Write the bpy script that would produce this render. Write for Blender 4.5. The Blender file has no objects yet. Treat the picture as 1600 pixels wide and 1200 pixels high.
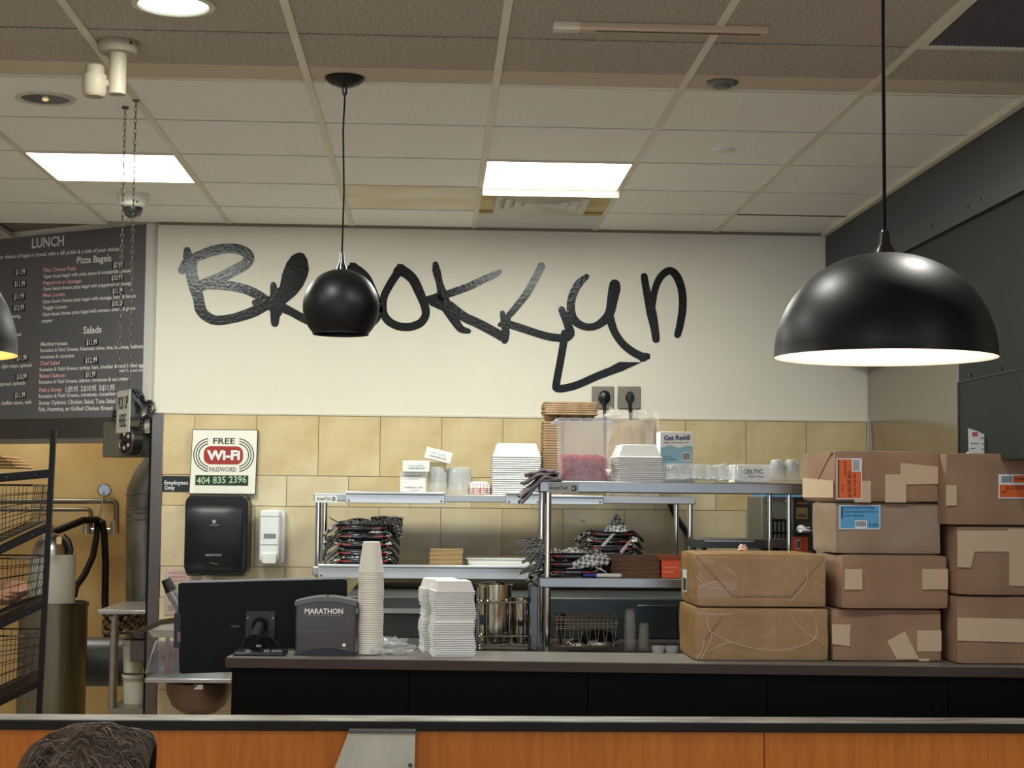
import bpy, bmesh, math, random
from mathutils import Vector, Matrix, noise
random.seed(7)
sc = bpy.context.scene
COL = sc.collection
PI = math.pi

# ---------------------------------------------------------------- camera
F_PX, YAW, PITCH, ROLL = 2634.3, 0.04599, 0.06619, 0.00996
CAM = Vector((0, 0, 1.6))
_f = Vector((math.sin(YAW)*math.cos(PITCH), math.cos(YAW)*math.cos(PITCH), math.sin(PITCH)))
_r0 = Vector((math.cos(YAW), -math.sin(YAW), 0)); _u0 = _r0.cross(_f)
_r = _r0*math.cos(ROLL) + _u0*math.sin(ROLL); _u = -_r0*math.sin(ROLL) + _u0*math.cos(ROLL)
cd = bpy.data.cameras.new('camera'); cam = bpy.data.objects.new('camera', cd); COL.objects.link(cam)
cd.sensor_width = 36.0; cd.lens = F_PX/1600*36.0; cd.clip_start = 0.05; cd.clip_end = 100
m3 = Matrix((_r, _u, -_f)).transposed()
cam.matrix_world = Matrix.Translation(CAM) @ m3.to_4x4()
sc.camera = cam

# ---------------------------------------------------------------- world, lights, exposure
sc.view_settings.view_transform = 'Standard'; sc.view_settings.look = 'None'
sc.view_settings.gamma = 1.0; sc.view_settings.use_curve_mapping = False
sc.view_settings.exposure = 0.0
w = bpy.data.worlds.new('daylight'); sc.world = w; w.use_nodes = True
w.node_tree.nodes['Background'].inputs[0].default_value = (0.55, 0.72, 1.0, 1)
w.node_tree.nodes['Background'].inputs[1].default_value = 2.2

def area(name, loc, sx, sy, power, col=(1, .95, .85), rot=(0, 0, 0), spread=PI):
    l = bpy.data.lights.new(name, 'AREA'); l.shape = 'RECTANGLE'; l.size = sx; l.size_y = sy
    l.energy = power; l.color = col; l.spread = spread
    o = bpy.data.objects.new(name, l); o.location = loc; o.rotation_euler = rot; COL.objects.link(o); return o
def point(name, loc, power, col, r=.04):
    l = bpy.data.lights.new(name, 'POINT'); l.energy = power; l.color = col; l.shadow_soft_size = r
    o = bpy.data.objects.new(name, l); o.location = loc; COL.objects.link(o); return o
CEIL = 2.941
GX, GY, G = -0.4233, 5.4504, 0.61
COOL = (.94, 1.0, .94); WARM = (1.0, .91, .78)
# the two lit troffers in view, their light
area('troffer_light', (GX-1.5*G, GY+2.5*G, CEIL-.03), .56, .56, 28, COOL)
area('troffer_light', (GX+1.5*G, GY+2.5*G, CEIL-.03), .56, .56, 28, COOL)
# unseen troffer light added over the kitchen, left of the frame
area('troffer_light', (GX-4.5*G, GY+1.5*G, CEIL-.03), .56, .56, 10, WARM)
# unseen dining room fill lamps, added behind and beside the camera
for x, y, p in ((-3.2, 1.0, 24), (-.6, .6, 24), (2.6, 1.2, 20), (-3.0, -1.6, 12), (1.2, -1.6, 12)):
    area('dining_fill_light', (x, y, CEIL-.03), .5, .5, p, WARM)
# the row of recessed downlights over the counter, just above the frame
CANS = ((.42, 4.25), (1.45, 4.25), (-1.85, 4.25))
for x, y in CANS: area('can_light', (x, y, CEIL-.012), .14, .14, 12, (1, .97, .9))
# daylight through the two dining room windows
for x in (-2.05, 1.45): area('window_daylight', (x, -2.95, 1.6), 2.2, 1.5, 32, (.72, .84, 1), (PI/2, 0, 0))
# lit can at the top left of the frame
area('can_light', (-.73, 4.64, CEIL-.012), .13, .13, 13, COOL)
# unseen lamp added to light the back room
area('back_room_fill', (-2.6, 10.4, 2.85), .6, .6, 17, (1, .95, .82))

# ---------------------------------------------------------------- pixel rays (used once, to measure real positions)
def ray(a, b): return _r*((a-800)/F_PX) - _u*((b-600)/F_PX) + _f
def PY(a, b, Y): d = ray(a, b); return CAM + d*(Y/d.y)
def PZ(a, b, Z): d = ray(a, b); return CAM + d*((Z-1.6)/d.z)
def PX(a, b, X): d = ray(a, b); return CAM + d*(X/d.x)
def PP(a, b, p0, n):
    d = ray(a, b); return CAM + d*((p0-CAM).dot(n)/d.dot(n))

# ---------------------------------------------------------------- mesh builder
def V(*a): return Vector(a)
class MB:
    def __init__(s): s.v = []; s.f = []; s.m = []; s.xf = None; s.mi = 0
    def _add(s, vs, fs):
        n = len(s.v)
        for p in vs:
            p = Vector(p)
            s.v.append(s.xf @ p if s.xf else p)
        for f in fs: s.f.append([i+n for i in f]); s.m.append(s.mi)
    def box(s, a, b):
        x0, y0, z0 = a; x1, y1, z1 = b
        s._add([(x0,y0,z0),(x1,y0,z0),(x1,y1,z0),(x0,y1,z0),(x0,y0,z1),(x1,y0,z1),(x1,y1,z1),(x0,y1,z1)],
               [(0,3,2,1),(4,5,6,7),(0,1,5,4),(1,2,6,5),(2,3,7,6),(3,0,4,7)]); return s
    def hexa(s, p): # 8 points, bottom ring then top ring
        s._add(p, [(0,3,2,1),(4,5,6,7),(0,1,5,4),(1,2,6,5),(2,3,7,6),(3,0,4,7)]); return s
    def cyl(s, p0, p1, r0, r1=None, n=16, cap=True):
        if r1 is None: r1 = r0
        p0 = Vector(p0); p1 = Vector(p1); d = (p1-p0).normalized()
        a = d.orthogonal().normalized(); b = d.cross(a)
        vs = []
        for i in range(n):
            t = 2*PI*i/n; o = a*math.cos(t)+b*math.sin(t)
            vs.append(p0+o*r0); vs.append(p1+o*r1)
        fs = [(2*i, 2*((i+1)%n), 2*((i+1)%n)+1, 2*i+1) for i in range(n)]
        if cap: fs += [[2*i for i in range(n)][::-1], [2*i+1 for i in range(n)]]
        s._add(vs, fs); return s
    def tube(s, pts, r, n=8, cap=True, closed=False):
        pts = [Vector(p) for p in pts]; N = len(pts); vs = []; fs = []; prev = None
        for i, p in enumerate(pts):
            if closed: d = pts[(i+1)%N]-pts[i-1]
            else: d = pts[min(i+1, N-1)]-pts[max(i-1, 0)]
            d.normalize()
            a = prev - d*prev.dot(d) if prev else d.orthogonal()
            if a.length < 1e-6: a = d.orthogonal()
            a.normalize(); prev = a; b = d.cross(a)
            rr = r[i] if isinstance(r, (list, tuple)) else r
            for k in range(n):
                t = 2*PI*k/n; vs.append(p+(a*math.cos(t)+b*math.sin(t))*rr)
        for i in range(N if closed else N-1):
            j = (i+1) % N
            for k in range(n): fs.append((i*n+k, i*n+(k+1)%n, j*n+(k+1)%n, j*n+k))
        if cap and not closed: fs += [list(range(n))[::-1], [(N-1)*n+k for k in range(n)]]
        s._add(vs, fs); return s
    def lathe(s, prof, c=(0,0,0), n=32, sx=1, sy=1, closed=False):
        c = Vector(c); vs = []; fs = []; L = len(prof)
        for r, z in prof:
            for k in range(n):
                t = 2*PI*k/n; vs.append(c+Vector((r*math.cos(t)*sx, r*math.sin(t)*sy, z)))
        for i in range(L if closed else L-1):
            j = (i+1) % L
            for k in range(n): fs.append((i*n+k, i*n+(k+1)%n, j*n+(k+1)%n, j*n+k))
        if not closed:
            if prof[0][0] > 1e-5: fs.append(list(range(n))[::-1])
            if prof[-1][0] > 1e-5: fs.append([(L-1)*n+k for k in range(n)])
        s._add(vs, fs); return s
    def prism(s, poly, d):   # polygon of 3D points extruded by vector d
        poly = [Vector(p) for p in poly]; d = Vector(d); n = len(poly)
        s._add(poly+[p+d for p in poly], [list(range(n)), [n+i for i in range(n)][::-1]] +
               [(i, n+i, n+(i+1)%n, (i+1)%n) for i in range(n)]); return s
    def grid(s, fn, nu, nv, closed_u=False):
        vs = [fn(i/nu, j/nv) for j in range(nv+1) for i in range(nu+1)]
        fs = [(j*(nu+1)+i, j*(nu+1)+i+1, (j+1)*(nu+1)+i+1, (j+1)*(nu+1)+i) for j in range(nv) for i in range(nu)]
        s._add(vs, fs); return s
    def rbox(s, a, b, r, n=4, axis='y'):  # box with rounded outline in the plane across axis
        x0,y0,z0 = a; x1,y1,z1 = b
        def ring(u0,u1,w0,w1):
            o = []
            for cx, cz, st in ((u1-r,w0+r,-PI/2),(u1-r,w1-r,0),(u0+r,w1-r,PI/2),(u0+r,w0+r,PI)):
                for k in range(n+1):
                    t = st+PI/2*k/n; o.append((cx+r*math.cos(t), cz+r*math.sin(t)))
            return o
        if axis == 'y': return s.prism([(u,y0,w_) for u,w_ in ring(x0,x1,z0,z1)], (0,y1-y0,0))
        if axis == 'z': return s.prism([(u,w_,z0) for u,w_ in ring(x0,x1,y0,y1)], (0,0,z1-z0))
        return s.prism([(x0,u,w_) for u,w_ in ring(y0,y1,z0,z1)], (x1-x0,0,0))
    def text(s, body, L, R, h, up=(0,0,1), bold=.014):  # baseline from L to R, cap height h
        vs, fs, wd = glyphs(body, bold)
        L = Vector(L); R = Vector(R); x = (R-L)/wd; u = Vector(up)*(h/.7)
        s._add([L+x*a+u*b for a, b in vs], fs); return s
    def build(s, name, mat, parent=None, bevel=0, smooth=40, loc=None, solid=0, sub=0):
        me = bpy.data.meshes.new(name)
        if parent is not None:
            p = parent; org = Vector((0,0,0))
            while p is not None: org += p.location; p = p.parent
        else: org = Vector(loc) if loc is not None else Vector((0,0,0))
        me.from_pydata([tuple(v-org) for v in s.v], [], s.f)
        mats = mat if isinstance(mat, (list, tuple)) else [mat]
        for m_ in mats: me.materials.append(m_)
        if len(mats) > 1:
            for p, k in zip(me.polygons, s.m): p.material_index = k
        bm = bmesh.new(); bm.from_mesh(me)
        if smooth != 'flat' and len(s.f) < 60000: bmesh.ops.recalc_face_normals(bm, faces=bm.faces)
        bm.to_mesh(me); bm.free()
        if smooth and smooth != 'flat':
            me.shade_smooth(); me.set_sharp_from_angle(angle=math.radians(smooth))
        o = bpy.data.objects.new(name, me); COL.objects.link(o)
        if parent is not None: o.parent = parent
        else: o.location = org
        if solid:
            md = o.modifiers.new('s', 'SOLIDIFY'); md.thickness = solid; md.offset = 0
        if bevel:
            md = o.modifiers.new('b', 'BEVEL'); md.width = bevel; md.segments = 2; md.limit_method = 'ANGLE'; md.angle_limit = math.radians(35)
        if sub:
            md = o.modifiers.new('u', 'SUBSURF'); md.levels = sub; md.render_levels = sub
        return o
_gl = {}
def glyphs(body, bold=.014):
    if (body, bold) in _gl: return _gl[(body, bold)]
    cu = bpy.data.curves.new('t', 'FONT'); cu.body = body; cu.size = 1; cu.resolution_u = 2; cu.offset = bold
    ob = bpy.data.objects.new('t', cu); COL.objects.link(ob)
    dg = bpy.context.evaluated_depsgraph_get(); me = bpy.data.meshes.new_from_object(ob.evaluated_get(dg))
    vs = [(v.co.x, v.co.y) for v in me.vertices]; fs = [list(p.vertices) for p in me.polygons]
    x0 = min(v[0] for v in vs); x1 = max(v[0] for v in vs)
    vs = [(a-x0, b) for a, b in vs]
    bpy.data.objects.remove(ob); bpy.data.meshes.remove(me); bpy.data.curves.remove(cu)
    _gl[(body, bold)] = (vs, fs, x1-x0); return _gl[(body, bold)]
def tag(o, label, cat, group=None, kind=None):
    if label: o['label'] = label
    if cat: o['category'] = cat
    if group: o['group'] = group
    if kind: o['kind'] = kind
    return o
def thing(name, label, cat, loc, group=None):
    o = bpy.data.objects.new(name, None); COL.objects.link(o); o.location = loc; o.empty_display_size = .05
    return tag(o, label, cat, group)
def dup(root, loc, rz=None, label=None, group=None, scale=None):
    r = root.copy(); COL.objects.link(r); r.location = loc
    if rz is not None: r.rotation_euler.z = rz
    if label: r['label'] = label
    if group: r['group'] = group
    if scale: r.scale = scale
    for ch in list(root.children):
        c = ch.copy(); COL.objects.link(c); c.parent = r
        for g in ch.children:
            d = g.copy(); COL.objects.link(d); d.parent = c
    return r
def st(o, label=None): o['kind'] = 'structure'; return o
ORD = ['lowest', 'second', 'third', 'fourth', 'fifth', 'sixth', 'seventh', 'eighth', 'ninth', 'tenth', 'eleventh', 'twelfth']

# ---------------------------------------------------------------- materials
def lin(c):
    return tuple((x/255/12.92 if x/255 <= .04045 else ((x/255+.055)/1.055)**2.4) for x in c)
_mt = {}
def M(name, rgb, rough=.5, metal=0, var=0, vs=(8,8,8), rgb2=None, bump=0, bs=60, emis=0, ecol=None, trans=0, alpha=1, coat=0, ior=1.5, spec=.5):
    if name in _mt: return _mt[name]
    m = bpy.data.materials.new(name); m.use_nodes = True; nt = m.node_tree; P = nt.nodes['Principled BSDF']
    c = lin(rgb)+(1,)
    P.inputs['Base Color'].default_value = c; P.inputs['Roughness'].default_value = rough
    P.inputs['Metallic'].default_value = metal; P.inputs['IOR'].default_value = ior
    P.inputs['Transmission Weight'].default_value = trans; P.inputs['Alpha'].default_value = alpha
    P.inputs['Coat Weight'].default_value = coat; P.inputs['Specular IOR Level'].default_value = spec
    if emis:
        P.inputs['Emission Color'].default_value = (lin(ecol) if ecol else c[:3])+(1,); P.inputs['Emission Strength'].default_value = emis
    if var or bump or rgb2:
        tc = nt.nodes.new('ShaderNodeTexCoord')
    if var or rgb2:
        mp = nt.nodes.new('ShaderNodeMapping'); mp.inputs['Scale'].default_value = vs
        nz = nt.nodes.new('ShaderNodeTexNoise'); nz.inputs['Scale'].default_value = 1; nz.inputs['Detail'].default_value = 5
        nt.links.new(tc.outputs['Object'], mp.inputs[0]); nt.links.new(mp.outputs[0], nz.inputs['Vector'])
        rp = nt.nodes.new('ShaderNodeValToRGB')
        c2 = lin(rgb2) if rgb2 else tuple(x*(1-var) for x in c[:3])
        rp.color_ramp.elements[0].position = .35; rp.color_ramp.elements[1].position = .65
        rp.color_ramp.elements[0].color = tuple(c2)+(1,); rp.color_ramp.elements[1].color = c
        nt.links.new(nz.outputs['Fac'], rp.inputs[0]); nt.links.new(rp.outputs[0], P.inputs['Base Color'])
    if bump:
        n2 = nt.nodes.new('ShaderNodeTexNoise'); n2.inputs['Scale'].default_value = bs; n2.inputs['Detail'].default_value = 4
        bp = nt.nodes.new('ShaderNodeBump'); bp.inputs['Strength'].default_value = bump; bp.inputs['Distance'].default_value = .004
        nt.links.new(tc.outputs['Object'], n2.inputs['Vector']); nt.links.new(n2.outputs['Fac'], bp.inputs['Height'])
        nt.links.new(bp.outputs[0], P.inputs['Normal'])
    _mt[name] = m; return m
def checker(name, a, b, scale, rough=.6):
    m = M(name, a, rough); nt = m.node_tree; tc = nt.nodes.new('ShaderNodeTexCoord')
    ck = nt.nodes.new('ShaderNodeTexChecker'); ck.inputs['Scale'].default_value = scale
    ck.inputs[1].default_value = lin(a)+(1,); ck.inputs[2].default_value = lin(b)+(1,)
    mp = nt.nodes.new('ShaderNodeMapping'); mp.inputs['Rotation'].default_value = (.5, .6, .4)
    nt.links.new(tc.outputs['Object'], mp.inputs[0]); nt.links.new(mp.outputs[0], ck.inputs['Vector'])
    nt.links.new(ck.outputs[0], nt.nodes['Principled BSDF'].inputs['Base Color']); return m
plaster = M('cream_wall_paint', (228,222,205), .6, var=.05, vs=(1.5,1.5,1.5), bump=.05, bs=30)
grout = M('tile_grout', (150,138,112), .9)
tilem = M('beige_stone_tile', (216,196,152), .32, rgb2=(196,172,124), vs=(5,5,5), bump=.03, bs=20)
tile2 = M('paler_stone_tile', (218,204,168), .32, rgb2=(204,186,146), vs=(6,6,6), bump=.03, bs=20)
ctile = M('smooth_ceiling_tile', (246,245,238), .9, var=.07, vs=(90,90,90), bump=.1, bs=160)
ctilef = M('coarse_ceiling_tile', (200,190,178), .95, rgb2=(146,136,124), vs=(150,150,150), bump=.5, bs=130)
cstain = M('stained_ceiling_tile', (240,236,222), .9, rgb2=(226,212,176), vs=(2.5,5,2), bump=.1, bs=160)
gridm = M('ceiling_grid_metal', (224,218,198), .5, var=.1, vs=(3,3,3))
gridy = M('yellowed_grid_metal', (190,176,128), .5)
band = M('plain_ceiling_board', (206,194,170), .85, var=.06, vs=(3,3,3))
slate = M('slate_wall_panel', (41,44,43), .6, spec=.2, rgb2=(37,39,38), vs=(1.2,1.2,1.2), bump=.04, bs=12)
slateb = M('slate_blue_panel', (42,50,62), .5, rgb2=(38,44,52), vs=(1.5,1.5,1.5))
steel = M('brushed_steel', (176,176,174), .28, 1, var=.12, vs=(2,2,60))
steeld = M('dull_dark_steel', (104,104,102), .4, .8, var=.2, vs=(3,3,3))
steelw = M('pale_steel', (180,181,180), .35, .7, var=.08, vs=(2,2,30))
chrome = M('bright_chrome', (205,205,205), .1, 1)
galv = M('galvanised_duct', (140,140,136), .4, .7, rgb2=(110,112,110), vs=(12,12,5))
black = M('satin_black', (16,17,20), .35)
blackm = M('matt_black', (11,11,12), .8, spec=.2)
blackg = M('gloss_black_plastic', (12,13,15), .18, coat=.3)
white = M('white_plastic', (222,222,216), .35)
foam = M('white_foam', (236,236,232), .6)
cardb = M('cardboard', (176,142,104), .85, var=.12, vs=(20,20,60))
yellow = M('yellow_wall_paint', (212,186,132), .6, rgb2=(190,156,98), vs=(2,2,2))
wood = M('orange_oak_laminate', (200,120,48), .5, rgb2=(184,106,40), vs=(60,60,5), bump=.03, bs=40, spec=.2)
capm = M('black_ledge_edge', (30,28,25), .6, spec=.2, var=.2, vs=(8,8,8))
captop = M('worn_metal_ledge_top', (190,188,182), .32, .6, rgb2=(120,116,108), vs=(6,30,30))
lamin = M('brown_laminate', (66,54,47), .5, rgb2=(56,46,40), spec=.3, vs=(3,40,40))
darkp = M('dark_teal_panel', (7,11,13), .5, spec=.08)
inkk = M('black_vinyl', (9,10,12), .2, bump=.3, bs=60, spec=.3)
ink = M('black_ink', (22,22,24), .6)
wht = M('white_lettering', (235,235,232), .6)
floorm = M('beige_floor_tile', (196,188,176), .5, rgb2=(184,174,160), vs=(4,4,4))
red = M('red_band', (206,38,32), .5)

# ================================================================ the setting
YB = 8.40; XS = 1.97; XR = 2.20
st(MB().box((-5,-3,-.1),(5,12,0)).build('floor', floorm))
# ceiling: base slab, tiles, grid
ce = st(MB().box((-5,-3,CEIL+.03),(5,12,CEIL+.13)).build('ceiling', M('ceiling_void', (120,114,104), .9)))
def tile_mesh(mat, w=.59, d=.59):
    o = MB().box((-w/2,-d/2,0),(w/2,d/2,.012)).build('ceiling_tile', mat); me = o.data; bpy.data.objects.remove(o); return me
tm_b, tm_f, tm_s = tile_mesh(ctile), tile_mesh(ctilef), tile_mesh(cstain)
def put(name, me, loc, par, rz=0):
    o = bpy.data.objects.new(name, me); COL.objects.link(o); o.parent = par; o.location = loc; o.rotation_euler.z = rz; return o
Y62 = PZ(787,60,CEIL).y; Y111 = PZ(790,111,CEIL).y
skip_b = {(-2,2),(1,2),(1,3),(1,4)}
cans = {}
for i in range(-7, 4):
    for j in range(0, 5):
        x = GX+(i+.5)*G; y = GY+(j+.5)*G
        if x > XS or (i,j) in skip_b: continue
        d = .59; yy = y
        me = tm_s if (i,j) in ((0,4),(0,3),(-5,4)) else tm_b
        if j == 4: # cut tile at the wall
            y0 = GY+4*G+.01; y1 = YB-.005
            me = cut if 'cut' in globals() else None
            if me is None: cut = me = tile_mesh(ctile, .59, y1-y0)
            if x < GX-2*G: y = GY+4.5*G; me = tm_b
            else: y = (y0+y1)/2
        if i == 3:
            o = MB().box((GX+3*G+.01, y-.295, CEIL), (XS-.02, y+.295 if j<4 else YB, CEIL+.012)).build('ceiling_tile', ctile, ce); continue
        put('ceiling_tile', me, (x, y, CEIL), ce)
for i in range(-7, 4):
    x = GX+(i+.5)*G
    for j in range(4):
        y = Y62-(j+.5)*G
        if i == 3 and j == 0: continue
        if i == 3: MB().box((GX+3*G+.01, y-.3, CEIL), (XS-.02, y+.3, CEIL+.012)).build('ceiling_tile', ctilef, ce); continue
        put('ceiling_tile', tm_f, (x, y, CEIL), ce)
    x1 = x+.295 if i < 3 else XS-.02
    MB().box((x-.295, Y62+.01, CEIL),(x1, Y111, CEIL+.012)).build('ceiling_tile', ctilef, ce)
    MB().box((x-.295, Y111+.003, CEIL+.003),(x1, GY-.01, CEIL+.012)).build('ceiling_board', band, ce)
for k in range(-7, 4):
    x = GX+k*G
    yend = YB if k > -3 else 10.0
    b = MB(); b.box((x-.012, Y62-4*G, CEIL-.004),(x+.012, yend, CEIL+.02))
    b.build('grid_bar', gridm, ce, smooth=0)
for y, mt_ in [(GY+j*G, gridm) for j in range(5)]+[(Y62-j*G, gridm) for j in range(0,4)]:
    b = MB(); lo_ = abs(y-GY) < .01; b.box((-5, y-(.009 if lo_ else .0045), CEIL-.002 if lo_ else CEIL+.002),(XS, y+(.009 if lo_ else .0045), CEIL+.01)); b.build('grid_bar', mt_ if lo_ else M('tee_shadow_tone',(112,104,90),.7), ce, smooth=0)  # row tees coloured dark to paint the shadow lines between tile rows
MB().box((GX+G, GY+3*G+.02, CEIL-.006),(GX+2*G, GY+3*G+.06, CEIL-.002)).build('grid_bar', gridy, ce)
MB().box((GX+G+.01, GY+4*G+.01, CEIL-.002),(GX+2*G-.01, GY+4*G+.07, CEIL+.01)).build('ceiling_tile', M('yellow_stained_board',(186,158,96),.8), ce)
MB().box((GX+G+.01, GY+4*G+.07, CEIL),(GX+2*G-.01, YB, CEIL+.01)).build('ceiling_tile', M('bluish_tile',(206,208,206),.8), ce)
# wall angle trims
st(MB().box((-1.38, YB-.02, CEIL-.012),(XS, YB, CEIL+.01)).build('trim_1', M('dark_wall_angle',(120,108,88),.6)))
st(MB().box((XS-.025, 3.0, CEIL-.016),(XS+.002, YB, CEIL+.012)).build('trim_2', gridm))
# back wall with wall tiles
Z_T = PY(690,650.5,YB).z
XL = -1.385
wb = st(MB().box((XL, YB, 0),(4.9, YB+.12, CEIL+.03)).build('wall_back', plaster))
MB().box((XL+.005, YB-.006, 0),(XR, YB+.001, Z_T-.002)).build('grout', grout, wb)
MB().box((XL+.005, YB-.012, Z_T-.004),(XR, YB+.001, Z_T+.004)).build('trim_strip', M('tile_top_trim',(206,198,176),.5), wb)
xj = PY(304,700,YB).x; pw = (PY(1259,700,YB).x-xj)/10
z = Z_T-.004; row = 0
hf = (PY(400,648,YB).z-PY(400,742,YB).z); hh = PY(400,742,YB).z-PY(400,790,YB).z
full_me = {}
def wt(w_, h_, mat):
    k = (round(w_,4), round(h_,4), mat.name)
    if k not in full_me:
        o = MB().box((0,-.004,0),(w_,.004,h_)).build('tile', mat, bevel=0); full_me[k] = o.data; bpy.data.objects.remove(o)
    return full_me[k]
while z > .02:
    h = hf if row % 2 == 0 else hh
    h = min(h, z)
    off = 0 if row % 2 == 0 else pw/2
    x = xj+off-pw*3
    while x < XR:
        a = max(x+.0015, XL+.006); b_ = min(x+pw-.0015, XR-.002)
        if b_-a > .01:
            put('tile', wt(b_-a, h-.003, tilem if (row % 2 == 0 and (row < 2) or random.random() < .25) else tile2), (a, YB-.008+random.uniform(-.0006,.0006), z-h), wb)
        x += pw
    z -= h; row += 1
# angled wall with menu board above the kitchen doorway
A0 = Vector((-1.395, 8.42, 0)); B0 = Vector((-2.33, 9.06, 0)); dA = (B0-A0).normalized(); nA = Vector((dA.y, -dA.x, 0))
if nA.y > 0: nA = -nA
def onA(s_, z_, off=0): return A0+dA*s_+Vector((0,0,z_))+nA*off
ZM0 = PP(200,652,A0,nA).z
def abox(s0, s1, z0, z1, o0, o1):
    return [onA(s0,z0,o0), onA(s1,z0,o0), onA(s1,z0,o1), onA(s0,z0,o1), onA(s0,z1,o0), onA(s1,z1,o0), onA(s1,z1,o1), onA(s0,z1,o1)]
wl = st(MB().hexa(abox(0, 3.6, ZM0-.08, CEIL+.03, 0, -.12)).build('wall_menu', plaster))
MB().hexa(abox(0.06, 3.6, ZM0-.10, ZM0-.0, .03, -.10)).build('door_header', steeld, wl, bevel=.004)
MB().hexa(abox(0.06, 3.6, ZM0-.125, ZM0-.10, .0, -.10)).build('header_lip', steel, wl)
MB().hexa(abox(0.05, .30, ZM0-.20, ZM0-.02, .035, -.08)).build('header_box', M('grey_green_steel',(112,112,98),.5,.5), wl, bevel=.004)
st(MB().hexa(abox(2.6, 3.9, 0, ZM0-.08, 0, -.12)).build('wall_left_of_doorway', plaster)).name = 'wall_doorway_left'
# door jamb (steel corner guard)
jx0 = PY(237,800,YB-.02).x; jx1 = PY(252,800,YB-.02).x
jb = st(MB().box((jx0-.01, YB-.02, 0),(jx1, YB+.12, Z_T+.0)).build('trim_3', M('dim_steel_guard',(118,114,110),.35,.8,var=.15,vs=(4,4,2)), bevel=.003))
st(MB().box((jx0-.026, YB+.02, 0),(jx0-.008, YB+.14, Z_T+.0)).build('trim_4', blackm))
# side and rear walls
wr = st(MB().box((2.45, 4.4, 0),(2.55, 6.5, CEIL+.03)).box((XR, 6.5, 0),(2.55, YB, CEIL+.03)).build('wall_right', slate))
XP = 1.985; YE = 6.29
MB().box((XP, 4.4, 1.742),(2.449, YE, 1.6+1.04)).build('flush_panel', slate, wr)
MB().box((XP, YE, 2.31),(XR+.01, YB-.001, 1.6+1.04)).build('upper_panel', slate, wr)
MB().box((XS, 4.4, 1.6+1.04),(XR, YB-.001, CEIL)).build('soffit', slateb, wr)
# lighter batten strip along the soffit with screws, and the lower seam
ms = M('slate_batten',(46,52,56),.5)
zb = 1.6+1.04
for nm, z0_, z1_, xx in (('batten', zb+.0, zb+.085, XS),):
    MB().box((xx-.006, 4.4, z0_),(xx, YB-.002, z1_)).build(nm, ms, wr)
for yy in (5.35, 5.95, 6.1, 6.55, 7.15, 7.6):
    MB().cyl((XS-.008, yy, zb+.045),(XS-.005, yy, zb+.045), .007, n=10).build('screw', black, wr)
zs_ = PX(1557,585,XP).z
MB().box((XP-.004, 4.4, zs_-.002),(XP, YE, zs_+.002)).build('seam', black, wr)
for a_, b_ in ((1517,586),(1565,575)):
    q_ = PX(a_,b_,XP); MB().cyl((XP-.004, q_.y, q_.z),(XP, q_.y, q_.z), .007, n=10).build('screw', black, wr)
MB().box((XP-.006, YE-.004, 1.742),(XP+.004, YE+.006, zs_)).build('edge_trim', steeld, wr)
# stainless cladding on the side wall
ss = M('wavy_stainless', (172,162,150), .15, 1, bump=.7, bs=2.6)
MB().grid(lambda u, v: V(XR-.012+.006*math.sin(v*9+u*3), 6.52+u*(YB-6.54), .9+v*(1.6+.75-.9)), 14, 14).build('steel_cladding', ss, wr)
MB().box((XR-.018, YB-.018, .9),(XR-.010, YB-.012, 2.31)).build('cladding_edge', steel, wr)
st(MB().box((2.45, 4.3, 0),(5, 4.4, CEIL+.03)).build('wall_return', plaster))
st(MB().box((5, -3, 0),(5.1, 4.4, CEIL+.03)).build('wall_far_right', plaster))
st(MB().box((-5.1, -3, 0),(-5, 12, CEIL+.03)).build('wall_left', plaster))
fw = MB()
for a, b in (((-5,-3.1,0),(5,-3,.8)), ((-5,-3.1,2.4),(5,-3,CEIL+.03)), ((-5,-3.1,.8),(-3.2,-3,2.4)), ((-.9,-3.1,.8),(.3,-3,2.4)), ((2.6,-3.1,.8),(5,-3,2.4))): fw.box(a, b)
st(fw.build('wall_front', plaster))
for n_, (a, b) in enumerate(((-3.2,-.9),(.3,2.6))):
    f_ = MB(); f_.box((a,-3.08,.8),(b,-3.0,.85)).box((a,-3.08,2.35),(b,-3.0,2.4)).box((a,-3.08,.85),(a+.05,-3.0,2.35)).box((b-.05,-3.08,.85),(b,-3.0,2.35)).box(((a+b)/2-.02,-3.08,.85),((a+b)/2+.02,-3.0,2.35))
    st(f_.build('window_%d' % (n_+1), black))
# back room
st(MB().box((-5,11.0,0),(-1.2,11.1,CEIL+.03)).build('wall_kitchen_back', yellow))
st(MB().box((-1.385,YB+.12,0),(-1.3,11.0,CEIL+.03)).build('wall_kitchen_right', yellow))

# front half wall with ledge
zL = 1.0; yl0 = PZ(700,1126.5,zL).y; yl1 = yl0+.11
hw = st(MB().box((-3.5, yl0+.02, 0),(4.6, yl1-.02, zL-.03)).build('wall_counter_front', wood))
MB().box((-3.5, yl0, zL-.028),(4.6, yl1, zL-.002)).build('ledge', capm, hw, bevel=.003)
MB().box((-3.5, yl0+.002, zL-.002),(4.6, yl1-.002, zL)).build('ledge_top', captop, hw)
for x in (-2.4,-1.2, .9, 2.1): MB().box((x-.001, yl0+.0185, 0),(x+.001, yl0+.0205, zL-.03)).build('panel_joint', capm, hw)
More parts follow.
